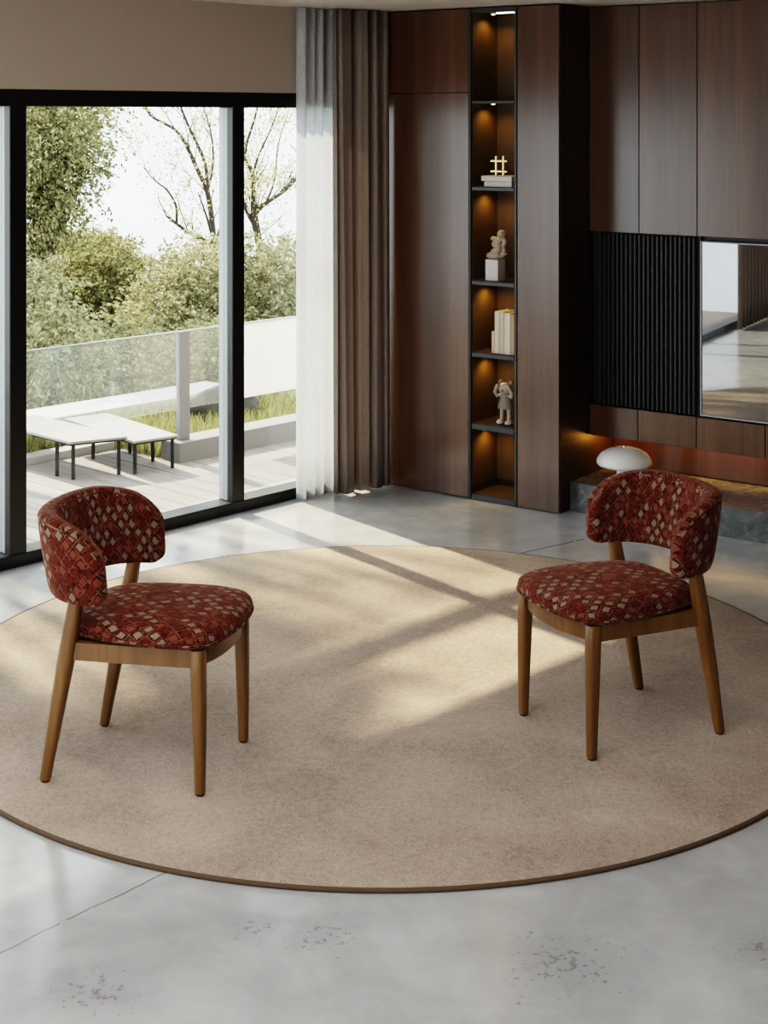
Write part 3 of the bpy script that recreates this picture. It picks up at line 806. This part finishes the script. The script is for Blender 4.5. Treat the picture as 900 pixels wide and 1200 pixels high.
def make_chair(label):
    root = empty('dining_chair', label, 'chair', WORLD, 0, 0, RZ, None)
    # ---- seat cushion
    half = [(0.282, 0.0), (0.277, 0.080), (0.259, 0.160), (0.218, 0.208), (0.130, 0.226), (0.02, 0.219), (-0.08, 0.203), (-0.150, 0.178), (-0.195, 0.125), (-0.205, 0.06)]
    outl = [(x, y, 0) for x, y in half] + [(-0.207, 0, 0)] + [(x, -y, 0) for x, y in reversed(half[1:])]
    pl = catmull(outl, 5); cen = Vector((0.03, 0, 0)); n_ = len(pl)
    prof = [(0.30, 0.414), (0.90, 0.414), (0.965, 0.417), (0.993, 0.424), (1.004, 0.434), (1.006, 0.444), (0.992, 0.455), (0.955, 0.465), (0.88, 0.473), (0.76, 0.479), (0.6, 0.483), (0.42, 0.486), (0.22, 0.488), (0.05, 0.4885)]
    rings = []; uv = []
    dist = 0
    for i, (k, zz) in enumerate(prof):
        ring = []
        for p in pl:
            q = cen + (p - cen)*k
            sag = 0.0
            ring.append((q.x, q.y, zz - sag))
        rings.append(ring)
    # unwrap: top is planar, sides unroll outwards
    for i, (k, zz) in enumerate(prof):
        extra = 0
        for m in range(i, len(prof) - 1):
            extra += math.hypot((prof[m+1][0] - prof[m][0])*0.21, prof[m+1][1] - prof[m][1])
        for p in pl:
            d = (p - cen); q = cen + d.normalized()*(extra/0.21*d.length*0.96)
            uv.append((q.y, q.x))
    mb = MB(); mb.loft(rings); seat = mb.build('seat_cushion', 'fabric', root, True, uv, angle=80)
    mb = MB(); rr = []
    for i in range(n_ + 1):
        p = cen + (pl[i % n_] - cen)*1.0; d = (pl[i % n_] - cen).normalized()
        rr.append([(p.x + d.x*(0.002 + 0.0035*math.cos(a)), p.y + d.y*(0.002 + 0.0035*math.cos(a)), 0.4285 + 0.0035*math.sin(a)) for a in [2*math.pi*q/8 for q in range(8)]])
    mb.loft(rr, False, False); uvp = [(v[0]*1.0, v[1]*1.0) for v in mb.v]
    mb.build('piping', 'fabric', seat, True, uvp, angle=180)
    # ---- rails
    fr = [(0.205, -0.178), (0.224, -0.13), (0.238, -0.07), (0.243, 0.0), (0.238, 0.07), (0.224, 0.13), (0.205, 0.178)]
    c = catmull([(x, y, 0) for x, y in fr], 4, False)
    rings = []
    for i, p in enumerate(c):
        tdir = (c[min(i+1, len(c)-1)] - c[max(i-1, 0)]).normalized(); nn = Vector((tdir.y, -tdir.x, 0))
        a, b = p + nn*0.011, p - nn*0.011
        rings.append([(a.x, a.y, 0.362), (a.x, a.y, 0.413), (b.x, b.y, 0.413), (b.x, b.y, 0.362)])
    mb = MB(); mb.loft(rings); mb.build('front_rail', 'oak', root, True)
    for s_ in (-1, 1):
        P = [Vector((0.200, s_*0.188, 0)), Vector((0.02, s_*0.198, 0)), Vector((-0.145, s_*0.205, 0))]
        rings = []
        for p in P: rings.append([(p.x, p.y + 0.011, 0.362), (p.x, p.y + 0.011, 0.413), (p.x, p.y - 0.011, 0.413), (p.x, p.y - 0.011, 0.362)])
        mb = MB(); mb.loft(rings); mb.build('side_rail', 'oak', root)
    mb = MB(); mb.box(-0.176, -0.154, -0.195, 0.195, 0.362, 0.413, 0.002); mb.build('rear_rail', 'oak', root)
    mb = MB(); mb.prism([(0.205, -0.170), (0.232, -0.07), (0.232, 0.07), (0.205, 0.170), (-0.150, 0.184), (-0.150, -0.184)], 0.398, 0.4145)
    mb.build('seat_base', 'black_metal', root)
    # ---- legs
    for s_ in (-1, 1):
        rings = [superring(0.222, s_*0.188, 0.007, 0.0140, 0.0140), superring(0.2215, s_*0.188, 0.10, 0.0162, 0.0162),
                 superring(0.219, s_*0.187, 0.25, 0.0198, 0.0198), superring(0.217, s_*0.187, 0.35, 0.0212, 0.0212),
                 superring(0.216, s_*0.187, 0.409, 0.0212, 0.0212), superring(0.216, s_*0.187, 0.4135, 0.019, 0.019)]
        mb = MB(); mb.loft(rings); lg = mb.build('leg', 'oak', root, True)
        mb = MB(); mb.lathe([(0.011, 0.0), (0.0125, 0.002), (0.0125, 0.0072)], 20, 0.222, s_*0.188); mb.build('foot_pad', 'rubber', lg)
        st = [(-0.236, 0.206, 0.007, 0.0145), (-0.2195, 0.206, 0.10, 0.0170), (-0.196, 0.207, 0.23, 0.0210), (-0.170, 0.208, 0.365, 0.0235), (-0.160, 0.2085, 0.42, 0.0230),
              (-0.142, 0.2095, 0.52, 0.0205), (-0.133, 0.2105, 0.575, 0.0185)]
        rings = [superring(x, s_*y, zz, r_, r_*0.98) for x, y, zz, r_ in st]
        mb = MB(); mb.loft(rings); lg = mb.build('leg', 'oak', root, True)
        mb = MB(); mb.lathe([(0.011, 0.0), (0.0125, 0.002), (0.0125, 0.0072)], 20, -0.236, s_*0.206); mb.build('foot_pad', 'rubber', lg)
    # ---- wrap-around backrest
    HW, DB = 0.222, 0.198          # centre-line half width / depth of the curve
    XA = -0.070
    cl = []
    for i in range(10): cl.append((XA + 0.026 - 0.026*i/10, HW*(1 - 0.004*(10 - i)/10)))
    M = 60
    for i in range(M + 1):
        a = math.pi*i/M; e = 2.35
        cl.append((XA - DB*abs(math.sin(a))**(2/e), HW*math.copysign(abs(math.cos(a))**(2/e), math.cos(a))))
    for i in range(1, 11): cl.append((XA + 0.026*i/10, -HW*(1 - 0.004*i/10)))
    # resample by arc length
    P = [Vector((x, y, 0)) for x, y in cl]
    ac = [0.0]
    for i in range(1, len(P)): ac.append(ac[-1] + (P[i] - P[i-1]).length)
    T = ac[-1]; ST = 96
    def pos(s_):
        s_ = min(max(s_, 0), T)
        for i in range(1, len(P)):
            if s_ <= ac[i]:
                f = (s_ - ac[i-1])/max(ac[i] - ac[i-1], 1e-9); return P[i-1].lerp(P[i], f)
        return P[-1]
    # station spacing finer at the ends
    sts = []
    for i in range(ST + 1):
        f = i/ST
        sts.append(T*(0.5 - 0.5*math.cos(math.pi*f))*0.45 + T*f*0.55)
    Z0, Z1 = 0.520, 0.766
    K = 36
    rings = []; uv = []
    for s_ in sts:
        e_ = min(s_, T - s_)           # distance from the free end
        p = pos(s_); tn = (pos(s_ + 0.004) - pos(s_ - 0.004)).normalized(); nn = Vector((tn.y, -tn.x, 0))   # inwards / outwards
        rc_t, rc_b = 0.100, 0.050
        top = Z1 - 0.055*max(0, 1 - e_/0.20)**1.6; bot = Z0 + 0.004
        ct = (1 - math.sqrt(max(0, 1 - (1 - min(e_/rc_t, 1))**2)))*rc_t
        cb = (1 - math.sqrt(max(0, 1 - (1 - min(e_/rc_b, 1))**2)))*rc_b
        top -= ct*0.95; bot += cb*0.95
        mid = 0.62
        top = max(top, mid + 0.012); bot = min(bot, mid - 0.012)
        th = 0.031*(1 - max(0, 1 - e_/0.022)**2*0.85)
        hz = (top - bot)/2; zc = (top + bot)/2
        ring = []
        for j in range(K):
            a = 2*math.pi*j/K; c_, s2 = math.cos(a), math.sin(a)
            ex = 4.6
            dz = hz*math.copysign(abs(s2)**(2/ex), s2)
            dn = th*math.copysign(abs(c_)**(2/ex), c_)
            zz = zc + dz
            lean = -0.16*(zz - 0.60)*max(0, 0.3 + 0.7*min(1, (XA + 0.05 - p.x)/0.2))
            q = p + nn*dn
            ring.append((q.x + lean, q.y*(1 + 0.10*(zz - 0.62)), zz))
            v_ = dz + (dn if dz > 0 else -dn)*0.5
            uv.append((s_, (zz if True else 0) + (0.35 if dn > 0 else 0) + 0.0))
        rings.append(ring)
    mb = MB(); mb.loft(rings)
    back = mb.build('backrest', 'fabric', root, True, uv, angle=80)
    # welt along the upper rim of the outer face
    mb = MB(); mb2 = MB()
    for jj in (5, 13):
        path = [r_[jj] for r_ in rings[2:-2]]
        mb.tube(path, 0.0024, 6)
    mb.build('piping', 'fabric', back, True, [(v[0]*0.3 + v[1], v[2]) for v in mb.v], angle=180)
    def squash(o):
        for c_ in o.children:
            if c_.type == 'MESH':
                for v_ in c_.data.vertices: v_.co.z *= 0.967
            squash(c_)
    squash(root)
    return root

chair = make_chair('red diamond-patterned upholstered chair with oak legs, on the left side of the rug, facing right')
chair.location = (-0.684, 4.506, RZ); chair.rotation_euler.z = math.atan2(-0.299, 0.954) + R(4)
chair2 = copy_tree(chair); chair.scale.z = 1.012; chair2.scale.z = 0.985
chair2.location = (0.723, 4.776, RZ); chair2.rotation_euler.z = math.atan2(-0.425, -0.905) + R(1.7)
tag(chair2, 'red diamond-patterned upholstered chair with oak legs, right of the rug near the lamp', 'chair')

# ================================================================== TERRACE
# deck boards run away from the glazing
deck = empty('wooden_deck', 'greyish timber deck of narrow boards outside the glazing', 'deck', WIN, 0, 0.1, -0.03)
mb = MB(); mb.box(-5.0, 4.5, 0.0, 0.14, -0.05, 0.028, 0.003); mb.build('border_board', 'deck', deck)
mb = MB(); bw = 0.125; x = -5.0; split = 1.78
while x < 4.5:
    y1 = 0.93 if x > split else 1.50
    mb.box(x, x + bw - 0.008, 0.146, y1, -0.03, 0.026, 0.003); x += bw
mb.build('boards', 'deck', deck)
mb = MB(); mb.box(-5.0, 1.77, 0.0, 1.5, -0.09, -0.051); mb.box(1.77, 4.5, 0.0, 0.92, -0.09, -0.051); mb.build('underframe', 'black_metal', deck)
# kerbs
def win_box(name, mat, x0, x1, y0, y1, z0, z1, label, cat, bev=0.004):
    cx = (x0 + x1)/2
    mb = MB(); mb.box(x0 - cx, x1 - cx, 0, y1 - y0, 0, z1 - z0, bev); o = mb.build(name, mat); WIN.put(o, cx, y0, z0); return tag(o, label, cat)
win_box('kerb', 'kerb_grey', 1.79, 4.5, 1.032, 1.20, -0.08, 0.107, 'raised grey concrete kerb along the right part of the deck', 'kerb')
win_box('kerb', 'coping_white', -2.4, 1.78, 1.61, 1.72, -0.08, 0.035, 'low pale kerb along the left part of the deck', 'kerb')
win_box('coping_wall', 'coping_white', -5.0, 3.2, 2.16, 2.50, -0.1, 0.10, 'broad white coping beyond the grass strip', 'wall')
# lawn strip and slope
mb = MB()
rows = [(1.15, -0.02), (2.7, -0.03), (4.0, -0.9), (7.0, -3.0), (14, -4.6), (34, -6.0)]
vs = []; fs = []
for y, z in rows:
    for i in range(13): vs.append((-5.5 + 24*i/12, y, z))
for r_ in range(len(rows) - 1):
    for i in range(12): a = r_*13 + i; fs.append((a, a+1, a+14, a+13))
mb.add(vs, fs); o = mb.build('sloping_ground', 'soil', None, True, angle=180); WIN.put(o); o['kind'] = 'structure'
# grass blades
gr = random.Random(3); vs = []; fs = []
def blade(x, y, z, h):
    a = gr.uniform(0, math.pi*2); w = gr.uniform(0.003, 0.006); dx, dy = math.cos(a)*w, math.sin(a)*w
    lx, ly = gr.gauss(0, h*0.3), gr.gauss(0, h*0.3); o_ = len(vs)
    vs.extend([(x - dx, y - dy, z), (x + dx, y + dy, z), (x + dx*0.7 + lx*0.45, y + dy*0.7 + ly*0.45, z + h*0.6), (x - dx*0.7 + lx*0.45, y - dy*0.7 + ly*0.45, z + h*0.6), (x + lx, y + ly, z + h)])
    fs.extend([(o_, o_+1, o_+2, o_+3), (o_+3, o_+2, o_+4)])
for _ in range(26000):
    x = gr.uniform(-0.6, 3.4); lo = 1.22 if x > 1.79 else 1.74
    blade(x, gr.uniform(lo, 2.12), -0.03, gr.uniform(0.06, 0.16))
o = rawmesh('grass', vs, fs, 'grass'); WIN.put(o); tag(o, 'strip of bright green grass between the kerb and the white coping', 'grass', None, 'stuff')
# boulder
mb = MB(); mb.ball((0, 0, 0.02), (0.27, 0.11, 0.15), 40, 24, lambda d: 1 + 0.22*noise.noise(d*1.6) + 0.06*noise.noise(d*5))
o = mb.build('boulder', 'boulder', None, True); o.location = at(262, 466, 9.55); o.location.z = 0.06; o.rotation_euler.z = 0.5
tag(o, 'dark rounded boulder in the grass strip behind the window mullion', 'rock')
# glass balustrade
RY = 1.10
def rail_panel(x0, x1, mat, label, z0=0.28):
    cx = (x0 + x1)/2; t = empty('glass_balustrade_panel', label, 'balustrade', WIN, cx, RY, z0)
    mb = MB(); mb.box(x0 - cx, x1 - cx, -0.006, 0.006, 0, 0.705 - z0, 0.001); mb.build('glass', mat, t)
    mb = MB(); mb.box(x0 - cx, x1 - cx, -0.009, 0.009, 0.705 - z0, 0.713 - z0, 0.001); mb.build('top_rail', 'silver_metal', t)
    return t
POSTX = 1.835
def win_x(px, off):
    k = (px - 450)/FPX; P = WIN.pt(0, off)
    return (k*P.y - P.x)/(0.689 - 0.724*k)
pxa, pxb = win_x(208.5, RY), win_x(220, RY)
jx = win_x(276, RY)
rail_panel(-4.0, pxa - 0.003, 'rail_glass', 'long clear glass balustrade panel left of the grey post')
rail_panel(pxb + 0.003, jx - 0.004, 'rail_glass', 'short clear glass balustrade panel right of the grey post')
rail_panel(jx + 0.004, 4.4, 'frosted_glass', 'milky white glass balustrade panel beside the sheer curtain')
mb = MB(); mb.box(-(pxb - pxa)/2, (pxb - pxa)/2, -0.02, 0.02, 0, 0.603, 0.003)
o = mb.build('balustrade_post', 'grey_metal'); WIN.put(o, (pxa + pxb)/2, RY, 0.108); tag(o, 'grey metal balustrade post standing on the kerb end', 'post')
# two low benches
def bench(corner, wv, lv, z, label, legs, th=0.012):
    t = empty('low_bench', label, 'bench', WORLD, corner[0], corner[1], -0.004)
    w = Vector((*wv, 0)); l = Vector((*lv, 0)); z += 0.004
    mb = MB()
    q = [Vector((0,0,0)), w, w + l, l]
    mb.prism([(p.x, p.y) for p in q], z - th, z); mb.build('bench_top', 'bench_wood', t)
    mb = MB(); c = (w + l)*0.5
    mb.prism([(c.x + (p.x - c.x)*0.97, c.y + (p.y - c.y)*0.985) for p in q], z - th - 0.010, z - th); mb.build('apron', 'black_metal', t)
    for a, b in legs:
        p = w*a + l*b
        mb = MB(); mb.box(p.x - 0.009, p.x + 0.009, p.y - 0.009, p.y + 0.009, 0.002, z - th - 0.010, 0.001); mb.build('leg', 'black_metal', t)
    return t
bench((-1.640, 8.03), (0.275, 0.14), (-0.62, 0.60), 0.200, 'low white-topped bench with black legs outside, left of the pair', [(0.10, 0.03), (0.90, 0.03), (0.10, 0.95), (0.90, 0.95), (0.05, 0.17)])
bench((-1.325, 8.15), (0.215, 0.165), (-0.50, 0.62), 0.178, 'low white-topped bench with black legs outside, right of the pair', [(0.08, 0.04), (0.92, 0.04), (0.92, 0.30), (0.92, 0.62), (0.08, 0.62)])

# ================================================================== TREES
def leaves(rg, blobs, count, size, droop=0.0, shell=0.5):
    """leaf cards scattered in leafy tufts through ellipsoids"""
    vs = []; fs = []
    tot = sum(b[1][0]*b[1][1]*b[1][2] for b in blobs)
    for c, r in blobs:
        c = Vector(c); n_ = int(count*(r[0]*r[1]*r[2])/tot)
        tufts = max(3, n_//28)
        for _ in range(tufts):
            d = Vector((rg.gauss(0,1), rg.gauss(0,1), rg.gauss(0,1))).normalized()
            k = shell + (1 - shell)*rg.random()**0.6
            k *= 1 + 0.35*noise.noise(d*2.2 + c)
            tc = Vector((c.x + d.x*r[0]*k, c.y + d.y*r[1]*k, c.z + d.z*r[2]*k))
            sl = size*rg.uniform(4.0, 9.0)
            sd0 = Vector((d.x + rg.gauss(0, 0.5), d.y + rg.gauss(0, 0.5), d.z*0.6 + rg.gauss(0.1, 0.35) - droop*0.5)).normalized()
            for q_ in range(28):
                f = rg.random()
                q = tc + sd0*(sl*f) + Vector((0, 0, -droop*sl*0.55*f*f))
                wd = sl*0.20*(1.1 - f)
                q += Vector((rg.gauss(0, wd), rg.gauss(0, wd), rg.gauss(0, wd*0.7)))
                ax = (sd0*0.7 + Vector((rg.gauss(0, 0.7), rg.gauss(0, 0.7), rg.gauss(0, 0.5) - droop*0.9))).normalized()
                sd = ax.cross(Vector((rg.gauss(0,1), rg.gauss(0,1), rg.gauss(0,1)))).normalized()
                l_ = size*rg.uniform(0.6, 1.35); w_ = l_*rg.uniform(0.16, 0.30)
                o_ = len(vs)
                vs.extend([tuple(q - ax*l_*0.5), tuple(q + sd*w_), tuple(q + ax*l_*0.5), tuple(q - sd*w_)])
                fs.append((o_, o_+1, o_+2, o_+3))
    return vs, fs
def branchy(rg, mb, p, d, length, rad, depth, tips, spread=0.5, up=0.25):
    pts = [p]; n_ = 5; q = Vector(p); dd = Vector(d).normalized()
    for i in range(n_):
        dd = (dd + Vector((rg.gauss(0, 0.13), rg.gauss(0, 0.13), rg.gauss(0.03, 0.07)))).normalized()
        q = q + dd*length/n_; pts.append(q.copy())
    mb.tube(pts, [rad*(1 - 0.45*i/n_) for i in range(n_ + 1)], 6)
    if depth == 0: tips.extend(pts[1:]); return
    for k in range(rg.choice((2, 3))):
        nd = (dd + Vector((rg.gauss(0, spread), rg.gauss(0, spread), rg.gauss(up, 0.25)))).normalized()
        branchy(rg, mb, pts[-1 - (k % 3)], nd, length*rg.uniform(0.6, 0.85), rad*0.55, depth - 1, tips, spread, up)
def tree(name, label, cat, base, blobs, count, size, mat, seed, droop=0.0, shell=0.5, trunk=0.12, group=None):
    rg = random.Random(seed); b = Vector(base)
    t = empty(name, label, cat, WORLD, b.x, b.y, b.z, group)
    loc = [(Vector(c) - b, r) for c, r in blobs]
    vs, fs = leaves(rg, loc, count, size, droop, shell); rawmesh('foliage', vs, fs, mat, t)
    mb = MB(); hub = sum((c for c, r in loc), Vector())/len(loc)
    fork = Vector((hub.x*0.3, hub.y*0.3, hub.z*0.55))
    mb.tube([(0,0,0), fork*0.5 + Vector((0.02, 0, 0)), fork], [trunk, trunk*0.8, trunk*0.6], 8)
    for c, r in loc:
        m_ = fork.lerp(c, 0.5) + Vector((rg.gauss(0, 0.1), rg.gauss(0, 0.1), 0.1))
        mb.tube([fork, m_, c, c + Vector((0, 0, r[2]*0.5))], [trunk*0.45, trunk*0.3, trunk*0.2, trunk*0.06], 6)
    mb.build('trunk', 'bark', t, True)
    return t
def B(px, py, d, rx, ry, rz): return (at(px, py, d), (rx*d/FPX, ry*d/FPX, rz*d/FPX))
# the big drooping tree at the left of the view
blobs = [B(25, 150, 12.5, 70, 120, 48), B(70, 165, 12.2, 45, 90, 38), B(92, 140, 12.5, 26, 60, 22), B(50, 215, 12.3, 42, 90, 40), B(95, 205, 12.3, 22, 50, 22), B(25, 265, 12.4, 50, 90, 34), B(-40, 200, 12.5, 70, 150, 80),
         B(30, 110, 12.8, 90, 150, 40), B(75, 245, 12.4, 18, 50, 20)]
tree('drooping_tree', 'tall drooping green tree filling the upper left of the window view', 'tree', (-3.6, 12.9, -3.6), blobs, 70000, 0.040, 'leaf_conifer', 11, 0.6, 0.25, 0.2)
blobs = [B(120, 325, 14.0, 42, 80, 44), B(95, 300, 14.2, 30, 60, 26), B(145, 345, 13.8, 22, 50, 34), B(105, 365, 14.0, 40, 80, 45), B(75, 330, 14.5, 40, 70, 50)]
tree('broad_tree', 'broad olive green tree below the drooping one, left of the sky gap', 'tree', (-2.6, 14.2, -4.6), blobs, 60000, 0.040, 'leaf_conifer', 12, 0.5, 0.35, 0.16)
blobs = [B(40, 375, 11.3, 34, 60, 55), B(62, 420, 11.0, 45, 60, 50), B(30, 440, 11.2, 40, 60, 50)]
tree('leafy_shrub', 'bright green leafy shrub low at the left edge of the window view', 'shrub', (-2.5, 11.2, -2.4), blobs, 20000, 0.042, 'leaf_bush', 13, 0.5, 0.4, 0.06)
blobs = [B(205, 350, 13.0, 36, 70, 40), B(235, 330, 13.2, 36, 70, 40), B(190, 390, 12.8, 40, 70, 40), B(240, 390, 12.9, 40, 70, 50), B(265, 345, 13.2, 30, 60, 55)]
tree('rounded_bush', 'rounded pale green bush under the bare branches, left of the mullion', 'bush', (-1.8, 13.0, -4.0), blobs, 32000, 0.04, 'leaf_bush', 14, 0.1, 0.5, 0.10)
blobs = [B(300, 345, 13.4, 34, 60, 50), B(335, 330, 13.6, 34, 60, 46), B(318, 395, 13.2, 45, 60, 50), B(360, 370, 13.4, 40, 60, 60)]
tree('rounded_bush', 'rounded pale green bush under the bare tree right of the mullion', 'bush', (-1.0, 13.4, -4.2), blobs, 28000, 0.04, 'leaf_bush', 15, 0.1, 0.5, 0.10)
blobs = [B(120, 425, 11.8, 55, 50, 40), B(165, 435, 11.7, 40, 50, 30), B(110, 465, 11.5, 60, 50, 25)]
tree('leafy_shrub', 'olive shrub behind the clear glass balustrade, above the benches', 'shrub', (-2.1, 11.8, -2.6), blobs, 20000, 0.04, 'leaf_bush', 16, 0.4, 0.4, 0.06)
blobs = [B(225, 425, 11.9, 38, 50, 34), B(262, 430, 12.0, 36, 50, 34), B(200, 440, 11.8, 30, 50, 22)]
tree('leafy_shrub', 'pale shrub behind the glass balustrade, around the grey post', 'shrub', (-1.35, 12.0, -2.7), blobs, 18000, 0.04, 'leaf_bush', 17, 0.2, 0.4, 0.06)
# bare trees with a few young leaves
def bare_tree(label, base, limbs, seed, leafn):
    rg = random.Random(seed); b = Vector(base)
    t = empty('bare_tree', label, 'tree', WORLD, b.x, b.y, b.z, 'bare trees beyond the terrace')
    mb = MB(); tips = []
    for pts, r0, twigs in limbs:
        P = [p - b for p in pts]
        cc = catmull(P, 4, False)
        mb.tube(cc, [r0*(1 - 0.7*i/(len(cc) - 1)) for i in range(len(cc))], 7)
        for i in range(2, len(cc)):
            tips.append(cc[i])
            for _ in range(twigs):
                if rg.random() < 0.42:
                    dd = (cc[i] - cc[i-1]).normalized() + Vector((rg.gauss(0, 0.5), rg.gauss(0, 0.4), rg.uniform(0.2, 0.9)))
                    branchy(rg, mb, cc[i], dd, rg.uniform(0.2, 0.42), r0*0.22, rg.choice((0, 1)), tips, 0.45, 0.4)
    mb.build('branches', 'bark', t, True)
    vs = []; fs = []
    for _ in range(leafn):
        p = rg.choice(tips)
        q = p + Vector((rg.gauss(0, 0.07), rg.gauss(0, 0.07), rg.gauss(0, 0.07)))
        ax = Vector((rg.gauss(0,1), rg.gauss(0,1), rg.gauss(0,1))).normalized(); sd = ax.cross(Vector((rg.gauss(0,1), rg.gauss(0,1), rg.gauss(0,1)))).normalized()
        l_ = rg.uniform(0.018, 0.042); o_ = len(vs)
        vs.extend([tuple(q - ax*l_*0.5), tuple(q + sd*l_*0.3), tuple(q + ax*l_*0.5), tuple(q - sd*l_*0.3)]); fs.append((o_, o_+1, o_+2, o_+3))
    rawmesh('young_leaves', vs, fs, 'leaf_pale', t)
    return t
D = 14.3
base = at(262, 700, D); fork = at(251, 288, D)
limbs = [([base, at(258, 450, D), fork], 0.045, 0),
         ([fork, at(236, 280, D), at(215, 268, D - 0.1), at(195, 253, D - 0.2)], 0.030, 1),
         ([fork, at(248, 255, D), at(243, 225, D), at(232, 200, D + 0.1), at(219, 172, D + 0.1), at(205, 152, D + 0.2), at(176, 135, D + 0.3), at(170, 115, D + 0.3)], 0.030, 1),
         ([at(243, 225, D), at(240, 190, D), at(222, 150, D), at(210, 120, D), at(200, 90, D)], 0.020, 1),
         ([fork, at(244, 260, D - 0.2), at(232, 225, D - 0.2)], 0.018, 1),
         ([at(207, 262, D - 0.1), at(206, 240, D - 0.1), at(195, 222, D - 0.1), at(182, 212, D - 0.1), at(168, 196, D - 0.1)], 0.014, 1),
         ([at(243, 225, D), at(250, 190, D + 0.2), at(246, 150, D + 0.2), at(232, 110, D + 0.2)], 0.014, 2),
         ([fork, at(262, 250, D + 0.2), at(262, 200, D + 0.3), at(258, 140, D + 0.3)], 0.016, 2)]
bare_tree('bare-branched tree with sparse pale leaves left of the window mullion', base, limbs, 21, 2600)
D = 14.6
base = at(318, 700, D); fork = at(307, 300, D)
limbs = [([base, at(313, 450, D), fork], 0.05, 0),
         ([fork, at(302, 270, D), at(300, 250, D), at(312, 238, D), at(330, 226, D), at(345, 212, D), at(356, 190, D)], 0.032, 1),
         ([fork, at(298, 262, D), at(297, 225, D), at(296, 205, D), at(287, 180, D), at(298, 140, D), at(308, 100, D)], 0.030, 1),
         ([at(297, 262, D), at(289, 248, D), at(285, 232, D - 0.1), at(278, 210, D - 0.1)], 0.020, 1),
         ([at(296, 205, D), at(304, 180, D), at(318, 150, D), at(332, 110, D)], 0.014, 2),
         ([at(312, 238, D), at(322, 210, D + 0.2), at(326, 170, D + 0.2), at(338, 130, D + 0.2)], 0.014, 2)]
bare_tree('bare-branched tree with sparse pale leaves right of the window mullion', base, limbs, 22, 3000)

# ------------------------------------------------------------------ shade casters added out of view: a framed beam and leaf clumps on sun rays
SUN_H = Vector((0.61, -0.79, 0)).normalized(); TAN_E = 0.767
def up_ray(px, py, t):
    """point above the ground spot seen at a photo pixel, back along the sun's rays"""
    d = CAM_H*FPX/(py - HORIZON); g = Vector(((px - 450)/FPX*d, d, 0))
    return g - SUN_H*t + Vector((0, 0, TAN_E*t))
shade = [(300,800,.34), (335,865,.26), (255,905,.30), (130,925,.33), (25,905,.26), (215,760,.17), (335,745,.17), (275,855,.20),
         (225,700,.18), (400,690,.13), (470,735,.10), (345,800,.2), (180,960,.3), (280,660,.16), (540,665,.09), (120,975,.16), (350,700,.10), (365,850,.16), (520,700,.08)]
clumps = []
sg = random.Random(5)
for px_, py_, rr_ in shade:
    p_ = up_ray(px_, py_, sg.uniform(7.6, 9.0)); clumps.append((p_, (rr_*0.85, rr_*0.85, rr_*0.72)))
tree('dapple_tree', 'unseen tall tree left of the view, its leaf clumps placed to dapple the rug', 'tree', (-6.0, 11.6, -3.4), clumps, 15000, 0.06, 'leaf_conifer', 31, 0.1, 0.0, 0.16)
pg = bpy.data.objects.new('shade_frame', None); C.objects.link(pg); WIN.put(pg, 0, 1.62, 0); tag(pg, 'unseen dark metal beam added above the terrace to cast a bar shadow on the rug', 'shade_frame')
mb = MB(); mb.box(-5.0, 1.80, -0.04, 0.04, 2.64, 2.72, 0.003); mb.build('beam', 'black_metal', pg)
for x in (-4.95, -2.6):
    mb = MB(); mb.box(x - 0.04, x + 0.04, -0.04, 0.04, -0.03, 2.64, 0.003); mb.build('post', 'black_metal', pg)
    mb = MB(); mb.box(x - 0.03, x + 0.03, -1.40, -0.04, 2.64, 2.70, 0.003); mb.build('rafter', 'black_metal', pg)

# ================================================================== LIGHT
sun = bpy.data.lights.new('sun', 'SUN'); sun.energy = 13.0; sun.angle = R(0.9); sun.color = (1.0, 0.83, 0.55)
so = bpy.data.objects.new('sun', sun); C.objects.link(so)
so.rotation_euler = Vector((SUN_H.x, SUN_H.y, -TAN_E)).to_track_quat('-Z', 'Y').to_euler()
w = bpy.data.worlds.new('overcast_sky'); bpy.context.scene.world = w; w.use_nodes = True
nt = w.node_tree; nt.nodes.clear()
tc = N(nt, 'ShaderNodeTexCoord')
cl = noise_n(nt, tc.outputs['Generated'], 2.6, 5, 0.55, 0.4)
col = ramp(nt, cl.outputs[0], [(0.35, (0.55, 0.64, 0.70)), (0.62, (0.95, 0.98, 1.0))])
bg = N(nt, 'ShaderNodeBackground'); bg.inputs[1].default_value = 4.2; L(nt, col, bg.inputs[0])
wo = N(nt, 'ShaderNodeOutputWorld'); L(nt, bg.outputs[0], wo.inputs[0])
# fill lights added just under the ceiling, above the view, to brighten the room
def add_fill(x, y, sx_, sy_, e, col):
    ld = bpy.data.lights.new('fill_light', 'AREA'); ld.shape = 'RECTANGLE'; ld.size = sx_; ld.size_y = sy_; ld.energy = e; ld.color = col
    lo = bpy.data.objects.new('fill_light', ld); C.objects.link(lo); lo.location = (x, y, CEIL - 0.02); lo.rotation_euler = (0, 0, R(-36)); return lo
add_fill(-0.6, 3.0, 1.6, 1.6, 29, (1.0, 0.97, 0.94))
add_fill(0.1, 1.2, 1.6, 1.6, 23, (1.0, 0.97, 0.94))

# ================================================================== CAMERA
cam = bpy.data.cameras.new('camera'); co = bpy.data.objects.new('camera', cam); C.objects.link(co)
co.location = (0, 0, CAM_H); co.rotation_euler = (R(90), 0, 0)
cam.sensor_fit = 'AUTO'; cam.sensor_width = 36; cam.lens = 36*FPX/1200
cam.shift_x = 0; cam.shift_y = -(600 - HORIZON)/1200
cam.clip_end = 200
sc = bpy.context.scene
sc.camera = co
sc.view_settings.view_transform = 'Filmic'
sc.view_settings.look = 'High Contrast'
sc.view_settings.exposure = 0.12
sc.cycles.max_bounces = 10; sc.cycles.transparent_max_bounces = 16
sc.cycles.use_denoising = True
